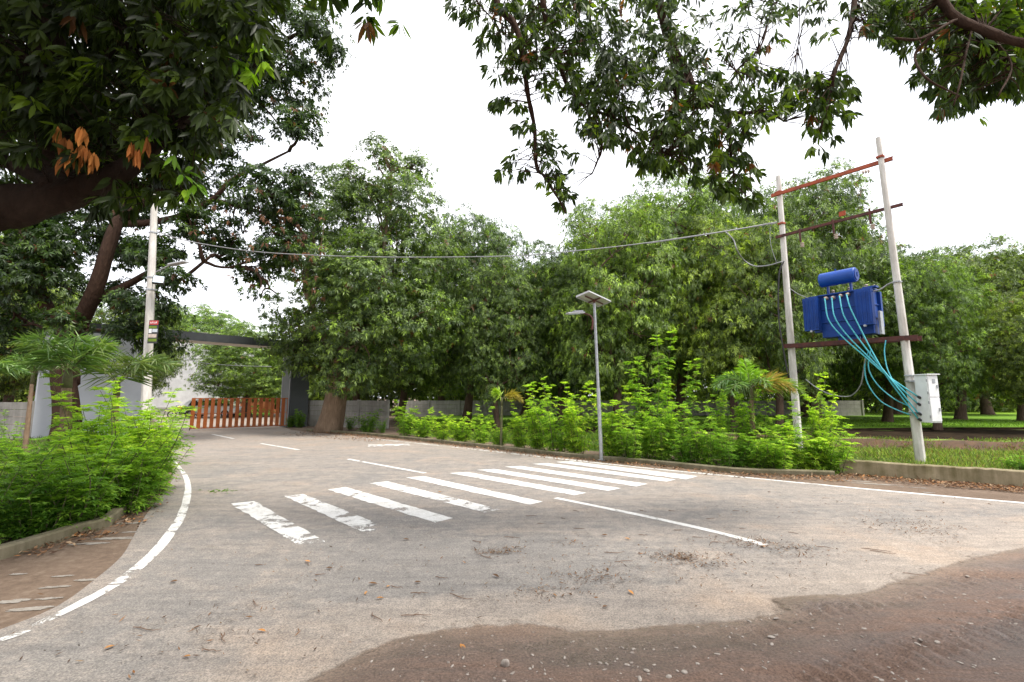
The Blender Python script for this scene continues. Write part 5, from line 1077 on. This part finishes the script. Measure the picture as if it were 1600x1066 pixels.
# flood light and street light on the pole
fc = P(248, 438, U[1]-.3); fl = thing('flood_light', tuple(fc), 'square flood light clamped to the left utility pole, facing down right', 'lamp')
fr = Matrix.Rotation(R(-20), 3, 'X') @ Matrix.Rotation(R(0), 3, 'Z'); q_ = Matrix.Rotation(R(28), 3, 'Z') @ Matrix.Rotation(R(-25), 3, 'X')
mb = MB(); mb.box(fc, (.32, .09, .3), rot=q_); bevel(mb.obj('housing', M['black'], fl), .01)
nrm = np.array(q_ @ Vector((0, -1, 0))); mb = MB(); mb.box(fc+nrm*.048, (.28, .012, .26), rot=q_); mb.obj('lens', M['lens'], fl)
mb = MB(); mb.tube([fc-nrm*.05, on(U, uT, fc[2]-.05)], .02, 8); mb.obj('bracket', M['galv'], fl)
l0 = P(244, 425, U[1]); l1 = P(266, 414, U[1]-.2); l2 = P(291, 409, U[1]-.5)
sl2 = thing('street_light', tuple(l0), 'small grey street light on a slanting arm above the flood light', 'lamp')
mb = MB(); mb.tube([l0, l1], .022, 8); mb.obj('arm', M['galv'], sl2)
d = (l2-l1)/np.linalg.norm(l2-l1); mb = MB(); sdv = np.cross(d, EZ); sdv /= np.linalg.norm(sdv); mb.box((l1+l2)/2, (np.linalg.norm(l2-l1), .2, .06), ax=(d, sdv, np.cross(sdv, d))); bevel(mb.obj('head', M['silver'], sl2), .02)
# small poster board
pc = P(239.5, 518.5, U[1]-.28); wp = 15/FPX*pc[1]; hp = 37/FPX*pc[1]; px0 = pc-EZ*hp/2
pb = thing('poster_board', tuple(pc), 'narrow poster board with a red heading fixed to the left utility pole', 'sign')
mb = MB(); mb.box(pc, (wp, .02, hp)); mb.obj('board', M['black'], pb)
def blk(name, y0, y1, x0, x1, mat): 
    mb = MB(); mb.box((pc[0]+wp*(x0+x1)/2-wp/2, pc[1]-.0125, pc[2]+hp/2-hp*(y0+y1)/2), (wp*(x1-x0), .005, hp*(y1-y0))); return mb.obj(name, mat, pb)
blk('heading', .02, .2, .05, .97, M['red']); blk('panel', .25, .36, .05, .85, M['moss']); blk('picture', .38, .56, .05, .35, M['white']); blk('picture', .38, .52, .42, .95, M['cladlite']); blk('picture', .6, .75, .05, .9, M['porc']); blk('panel', .8, .92, .05, .95, M['moss'])
mb = MB()
for i, (x, w_) in enumerate(((.12, .06), (.24, .05), (.35, .08), (.49, .05), (.6, .08), (.74, .1))): mb.box((pc[0]-wp/2+wp*(x+w_/2), pc[1]-.0165, pc[2]+hp/2-hp*(.11+.01*math.sin(i*2))), (wp*w_*.7, .003, hp*.07))
mb.obj('heading_marks', M['white'], pb)
# ------------------------------------------------------------------ solar street lamp
g = G(940, 720); tp = P(928.5, 474, g[1]+.02)
sp = thing('solar_street_lamp', tuple(g), 'slim galvanised street lamp with a tilted solar panel, standing at the right kerb', 'street lamp')
mb = MB(); mb.tube([g, g+(tp-g)*.45], .05, 14); mb.tube([g+(tp-g)*.449, tp], .038, 14); mb.tube([g+EZ*.01, g+EZ*.03], .1, 14); mb.obj('pole', M['galv'], sp, smooth=False)
zc_ = tp[2]+.1; cor = [G(901, 459.5, zc_-.06), G(921, 451, zc_+.06), G(956, 467.5, zc_+.06), G(936, 475.5, zc_-.06)]
cc = sum(cor)/4; sh = np.array((tp[0], tp[1], cc[2]))-cc; cor = [c+sh for c in cor]
nrm = np.cross(cor[1]-cor[0], cor[3]-cor[0]); nrm /= np.linalg.norm(nrm); nrm = nrm if nrm[2] > 0 else -nrm
mb = MB(); mb.add([c+nrm*.02 for c in cor]+[c+nrm*.028 for c in cor], [(0, 1, 2, 3), (4, 5, 6, 7), (0, 1, 5, 4), (1, 2, 6, 5), (2, 3, 7, 6), (3, 0, 4, 7)])
pnl = mb.obj('solar_panel', mat_simple('panel_backsheet', (.5, .5, .46), (.42, .42, .38), .5, 3), sp)
mb = MB(); mb.add([c*.96+(sum(cor)/4)*.04+nrm*.0305 for c in cor], [(0, 1, 2, 3)]); mb.obj('solar_cells', M['glass'], pnl)
mb = MB()
for i in range(4):
    p, q = cor[i], cor[(i+1) % 4]; d = (q-p)/np.linalg.norm(q-p); mb.box((p+q)/2+nrm*.014, (np.linalg.norm(q-p), .03, .045), ax=(d, np.cross(nrm, d), nrm))
mb.obj('panel_frame', M['silver'], pnl)
mb = MB(); m1, m2 = (cor[0]+cor[1])/2*.9+(cor[2]+cor[3])/2*.1, (cor[2]+cor[3])/2*.9+(cor[0]+cor[1])/2*.1
mb.tube([m1-nrm*.02, m2-nrm*.02], .02, 6); e0, e1 = (cor[0]+cor[3])/2, (cor[1]+cor[2])/2; mb.tube([e0-nrm*.02, e1-nrm*.02], .02, 6); mb.tube([tp-EZ*.02, sum(cor)/4-nrm*.01], .03, 8); mb.obj('panel_bracket', M['darkrust'], sp)
a0 = P(929, 508, g[1]-.06); mb = MB(); mb.tube(catmull([P(925, 516, g[1]-.06), P(926, 502, g[1]-.06), P(923, 494, g[1]-.06), P(914, 490, g[1]-.08), P(906, 489.5, g[1]-.1)], 5), .022, 8); arm_ = mb.obj('arm', M['darkrust'], sp, smooth=True)
h0, h1 = P(912, 489, g[1]-.1), P(886, 490, g[1]-.28); d = (h1-h0); ln = np.linalg.norm(d); d /= ln; sdv = np.cross(d, EZ); sdv /= np.linalg.norm(sdv); u_ = np.cross(sdv, d); u_ = u_ if u_[2] > 0 else -u_
hd = MB(); hd.box((h0+h1)/2+u_*.0, (ln, .17, .045), ax=(d, sdv, u_)); hd.box((h0*.65+h1*.35)+u_*.04, (ln*.55, .13, .05), ax=(d, sdv, u_)); ho = bevel(hd.obj('lamp_head', M['silver'], sp), .012)
hd = MB(); hd.box((h0*.4+h1*.6)-u_*.026, (ln*.6, .12, .008), ax=(d, sdv, u_)); hd.obj('lens', M['lens'], ho)

# ------------------------------------------------------------------ gateway
C0 = G(451, 668); L0 = np.array((P(240, 620, 21.6)[0], 21.6, 0)); 
zt = P(451, 533, C0[1])[2]; 
# left end so that the fascia top meets the picture at x=245, y=514
r = ray(245, 514); t = (zt-CAMZ)/r[2]; L0 = np.array((r[0]*t, r[1]*t, 0))
u = (C0-L0)/np.linalg.norm(C0-L0); v = np.array((-u[1], u[0], 0)); v = v if v[1] > 0 else -v
zs = PV(425, 538, L0, C0)[2]-.12
ga = thing('gateway', tuple((L0+C0)/2), 'wide flat-topped gateway clad in grey panels, spanning the road end', 'gateway')
dp = 1.25
def ubox(name, s0, s1, o0, o1, z0, z1, mat, parent=ga, ref=None):
    mb = MB(); ref = L0 if ref is None else ref; mb.box(ref+u*(s0+s1)/2+v*(o0+o1)/2+EZ*(z0+z1)/2, (s1-s0, o1-o0, z1-z0), ax=(u, v, EZ)); return mb.obj(name, mat, parent)
Ln = np.linalg.norm(C0-L0)
s_in = -.15
ubox('beam_core', s_in-3.4, Ln+1.0, .02, dp-.02, zs+.01, zt-.01, M['cladmid'])
for i in range(-3, 6):
    a = i*1.05-.2; ubox('fascia_panel', a+.006, a+1.044, 0, .018, zs, zt, M['clad'])
ubox('soffit', s_in+.01, Ln-.01, .03, dp-.03, zs-.02, zs+.004, M['soffit'])
ubox('pillar', Ln, Ln+1.0, .0, dp, 0, zs-.01, M['clad'])
ubox('pillar_panel', Ln-.02, Ln-.003, .1, dp-.1, .05, zs-.03, M['cladmid'])
for o_ in (.08, dp-.12): ubox('pillar_trim', Ln-.035, Ln-.021, o_, o_+.05, .03, zs-.03, M['silver'])
for k in range(3):
    ubox('pillar', s_in-3.4+k*1.14, s_in-3.4+k*1.14+1.12, 0, dp, 0, zs-.01, M['cladlite'])
ubox('beam_end', s_in-3.4, s_in, -.012, -.002, zs+.1, zt-.02, M['clad'])
# orange slatted gate leaf
g0 = G(296, 673); g1 = G(452, 667.5); gd = (g1-g0)/np.linalg.norm(g1-g0); gn = np.array((-gd[1], gd[0], 0)); GLn = np.linalg.norm(g1-g0); gh = P(374, 622.5, (g0[1]+g1[1])/2)[2]
gt = thing('gate', tuple(g0), 'half open orange steel gate leaf of upright slats', 'gate'); mb = MB(); ns = 17
for i in range(ns):
    s = .07+i*(GLn-.16)/(ns-1); mb.box(g0+gd*s+EZ*((gh+.06)/2+.03), (.165, .03, gh-.08), ax=(gd, gn, EZ))
bevel(mb.obj('slats', M['gate'], gt), .004)
for z, hh in ((.1, .045), (gh*.52, .03), (gh-.01, .04)):
    mb = MB(); mb.box(g0+gd*(GLn/2)+gn*.032+EZ*z, (GLn, .03, hh), ax=(gd, gn, EZ)); mb.obj('rail', M['gate'], gt)
mb = MB(); mb.box(g0+gd*GLn+EZ*(gh/2+.1), (.09, .09, gh+.25), ax=(gd, gn, EZ)); mb.obj('hinge_post', M['gate'], gt)
mb = MB(); mb.tube([g0+EZ*0, g0+EZ*.12], .02, 8); mb.obj('drop_bolt', M['black'], gt)

# ------------------------------------------------------------------ precast compound walls
def pwall(a, b, h, label, bay=2.0, rows=5):
    a = np.array(a, float); b = np.array(b, float); ln = np.linalg.norm(b-a); d = (b-a)/ln; nv = np.array((-d[1], d[0], 0)); n = max(1, round(ln/bay)); bl_ = ln/n
    w_ = thing('compound_wall', tuple((a+b)/2), label, 'wall')
    for i in range(n+1):
        mb = MB(); mb.box(a+d*i*bl_+EZ*(h/2+.02), (.15, .15, h+.04), ax=(d, nv, EZ)); bevel(mb.obj('wall_post', M['precast'], w_), .01)
    for i in range(n):
        mb = MB()
        for k in range(rows): mb.box(a+d*(i+.5)*bl_+EZ*(h/rows*(k+.5)), (bl_-.16, .05, h/rows-.012), ax=(d, nv, EZ))
        mb.obj('wall_panel', M['precast'], w_)
    return w_
w1 = P(606, 626, G(606, 670)[1]); hw = w1[2]
pwall(C0+u*1.05+v*.4, (w1[0], w1[1], 0), hw, 'grey precast concrete wall running from the gateway behind the thick trunk')
a = P(72, 630, L0[1]-2.3); pwall((-34, 14.5, 0), tuple(L0-u*3.55+v*.5), 1.45, 'grey precast concrete wall behind the thin palm on the left')
pwall((-9.5, 38.5, 0), (P(1345, 640, 38)[0], 37.8, 0), 1.35, 'low pale precast wall far behind the mango orchard', 2.5, 4)

# ------------------------------------------------------------------ beyond the gateway
bA = P(150, 640, 42); bB = P(333, 640, 42)
bd = thing('building', ((bA[0]+bB[0])/2, 45, 0), 'large plain building with a stained pale plaster wall behind the gateway', 'building')
hB = P(300, 522, 42)[2]
mb = MB(); mb.box(((bA[0]+bB[0])/2, 45, hB/2), (bB[0]-bA[0], 6, hB)); mb.obj('wall', M['plaster'], bd)
mb = MB(); mb.box(((bA[0]+bB[0])/2, 45, hB+.06), (bB[0]-bA[0]+.2, 6.2, .12)); mb.obj('roof_slab', M['precast'], bd)
mb = MB(); mb.box(((bA[0]+bB[0])/2, 41.97, .35), (bB[0]-bA[0]+.02, .06, .7)); mb.obj('plinth', M['precast'], bd)
# white car
def car(c, label):
    t = thing('parked_car', c, label, 'car'); sec = [(-2.1, .35, .72), (-1.95, .3, .95), (-1.5, .28, 1.42), (-.6, .28, 1.5), (.35, .28, 1.42), (1.05, .28, .98), (1.85, .3, .86), (2.05, .38, .62)]
    mb = MB(); vs = []
    for x, z0_, z1_ in sec:
        wl = .84; wt = .6 if z1_ > 1.2 else .78; zm = min(z1_*.95, .92)
        vs += [(x, -wl, z0_), (x, -wl, zm), (x, -wt, z1_), (x, wt, z1_), (x, wl, zm), (x, wl, z0_)]
    for i in range(len(sec)-1):
        for k in range(6): mb.f.append((i*6+k, i*6+(k+1) % 6, (i+1)*6+(k+1) % 6, (i+1)*6+k)); mb.m.append(0)
    mb.f.append(tuple(range(6))); mb.m.append(0); mb.f.append(tuple((len(sec)-1)*6+k for k in range(6))); mb.m.append(0); mb.v = vs
    bo = mb.obj('body', M['carwhite'], t, world=False); bevel(bo, .04, 3)
    for sg in (-1, 1):
        mb = MB(); 
        for x0, x1, t0, t1 in ((-1.45, -.62, -1.3, -.6), (-.55, .75, -.55, .3)):
            z0_, z1_ = .96, 1.36; mb.add([(x0, sg*.835, z0_), (x1, sg*.835, z0_), (t1, sg*.655, z1_), (t0, sg*.655, z1_), (x0, sg*.80, z0_), (x1, sg*.80, z0_), (t1, sg*.62, z1_), (t0, sg*.62, z1_)], [(0, 1, 2, 3), (4, 5, 6, 7), (0, 1, 5, 4), (2, 3, 7, 6)])
        mb.obj('side_window', M['glass'], t, world=False)
        for x in (-1.3, 1.3):
            mb = MB(); mb.tube([(x, sg*.68, .31), (x, sg*.88, .31)], .31, 20); wo = mb.obj('wheel', M['black'], t, world=False); mb = MB(); mb.tube([(x, sg*.85, .31), (x, sg*.89, .31)], .19, 16); mb.obj('rim', M['silver'], wo, world=False)
    mb = MB(); mb.add([(1.1, -.7, 1.0), (1.1, .7, 1.0), (.4, .56, 1.41), (.4, -.56, 1.41), (1.13, -.7, 1.0), (1.13, .7, 1.0), (.43, .56, 1.43), (.43, -.56, 1.43)], [(0, 1, 2, 3), (4, 5, 6, 7)]); mb.obj('windscreen', M['glass'], t, world=False)
    for sg in (-1, 1): mb = MB(); mb.box((2.0, sg*.6, .72), (.12, .3, .12)); mb.obj('headlight', M['lens'], t, world=False)
    return t
c = G(318, 653); t = car((c[0]+.3, c[1]+.6, 0), 'white car parked beyond the orange gate'); t.rotation_euler = (0, 0, R(8))
# motorcycle
c = G(283, 654); mt = thing('motorcycle', tuple(c), 'small red and black motorcycle parked left of the white car', 'motorcycle')
for x in (-.62, .62):
    mb = MB(); ring = [np.array((x+math.cos(a_)*.27, 0, .3+math.sin(a_)*.27)) for a_ in np.linspace(0, 2*math.pi, 21)]; mb.tube(ring, .045, 8); wo = mb.obj('wheel', M['black'], mt, world=False); mb = MB(); mb.tube([(x, -.05, .3), (x, .05, .3)], .07, 10)
    for k in range(6): mb.tube([(x, 0, .3), (x+math.cos(k*1.047)*.25, 0, .3+math.sin(k*1.047)*.25)], .008, 4)
    mb.obj('hub', M['silver'], wo, world=False)
mb = MB(); mb.tube([(.62, 0, .3), (.48, 0, .62), (.38, 0, .95)], .03, 8); mb.tube([(-.62, 0, .3), (-.1, 0, .4), (.1, 0, .5), (.42, 0, .8)], .035, 8); mb.box((0, 0, .38), (.34, .22, .26)); mb.obj('frame', M['black'], mt, world=False)
mb = MB(); mb.tube([(-.05, 0, .72), (.1, 0, .78), (.3, 0, .76), (.4, 0, .7)], [.07, .13, .12, .06], 12); mb.obj('fuel_tank', M['red'], mt, world=False, smooth=True)
mb = MB(); mb.tube([(-.7, 0, .78), (-.5, 0, .75), (-.2, 0, .74), (-.02, 0, .73)], [.05, .1, .1, .07], 10); mb.obj('saddle', M['black'], mt, world=False, smooth=True)
mb = MB(); mb.tube([(.3, -.32, 1.0), (.38, 0, .95), (.3, .32, 1.0)], .016, 6); mb.obj('handlebar', M['black'], mt, world=False)
mt.rotation_euler = (0, 0, R(-160))
# terracotta planter wall, low grass bank and far lamp post
c = G(385, 647); mb = MB(); mb.box((c[0]-.8, c[1]+1.5, .8), (5.2, .4, .75)); mb.box((c[0]-.8, c[1]+1.5, .2), (5.5, .5, .45)); o = mb.obj('planter_wall', M['terra']); recentre(o, (c[0]-.8, c[1]+1.5, 0)); tag(o, 'low terracotta coloured wall seen between the slats of the orange gate', 'wall')
slab_lawn('grass_bank', [G(345, 652), G(424, 652), G(424, 640), G(350, 642)], 0, .12, [M['lawn'], M['kerb']])
g = G(331, 652); lp = thing('street_lamp', (g[0], g[1], 0), 'distant thin grey street lamp seen above the orange gate', 'street lamp'); tpz = P(332, 578, g[1])[2]
mb = MB(); mb.tube([g, (g[0], g[1], tpz)], .05, 8); mb.obj('pole', M['galv'], lp); mb = MB(); mb.box((g[0]+.45, g[1], tpz+.03), (.7, .16, .07)); mb.box((g[0]-.35, g[1], tpz+.06), (.5, .3, .05)); mb.obj('lamp_head', M['silver'], lp)
cable('wire', [P(262, 553, 34), P(310, 566, 34), P(360, 571, 34), P(424, 573, 33)], .02, 'wire', 'thin overhead wire crossing the view through the gateway')

# far wood closing the view under the crowns
rs = np.random.RandomState(61); lv = Leaves()
for c0, c1, dy, hh, n in (((-60, 52), (64, 50), 3, 7.5, 17000), ((64, 60), (150, 110), 5, 6, 3500), ((-70, 45), (-28, 52), 3, 8, 2500)):
    t = rs.rand(n); cx = c0[0]+(c1[0]-c0[0])*t; cy = c0[1]+(c1[1]-c0[1])*t+rs.normal(size=n)*dy
    top = hh*(.75+.2*np.sin(cx*.35)+.12*np.sin(cx*.9+1)); cz = rs.rand(n)**.8*top+.2
    whorls(lv, rs, np.stack([cx, cy, cz], 1), unit(rs, n)+np.array((0, -.3, .5)), 7, (.5, .8), (.16, .24), MANGO)
tag(mkobj('woodland', lv.mesh('woodland'), M['mango']), 'dark mass of distant trees and undergrowth beyond the orchard and lawn', 'woodland', kind='stuff')
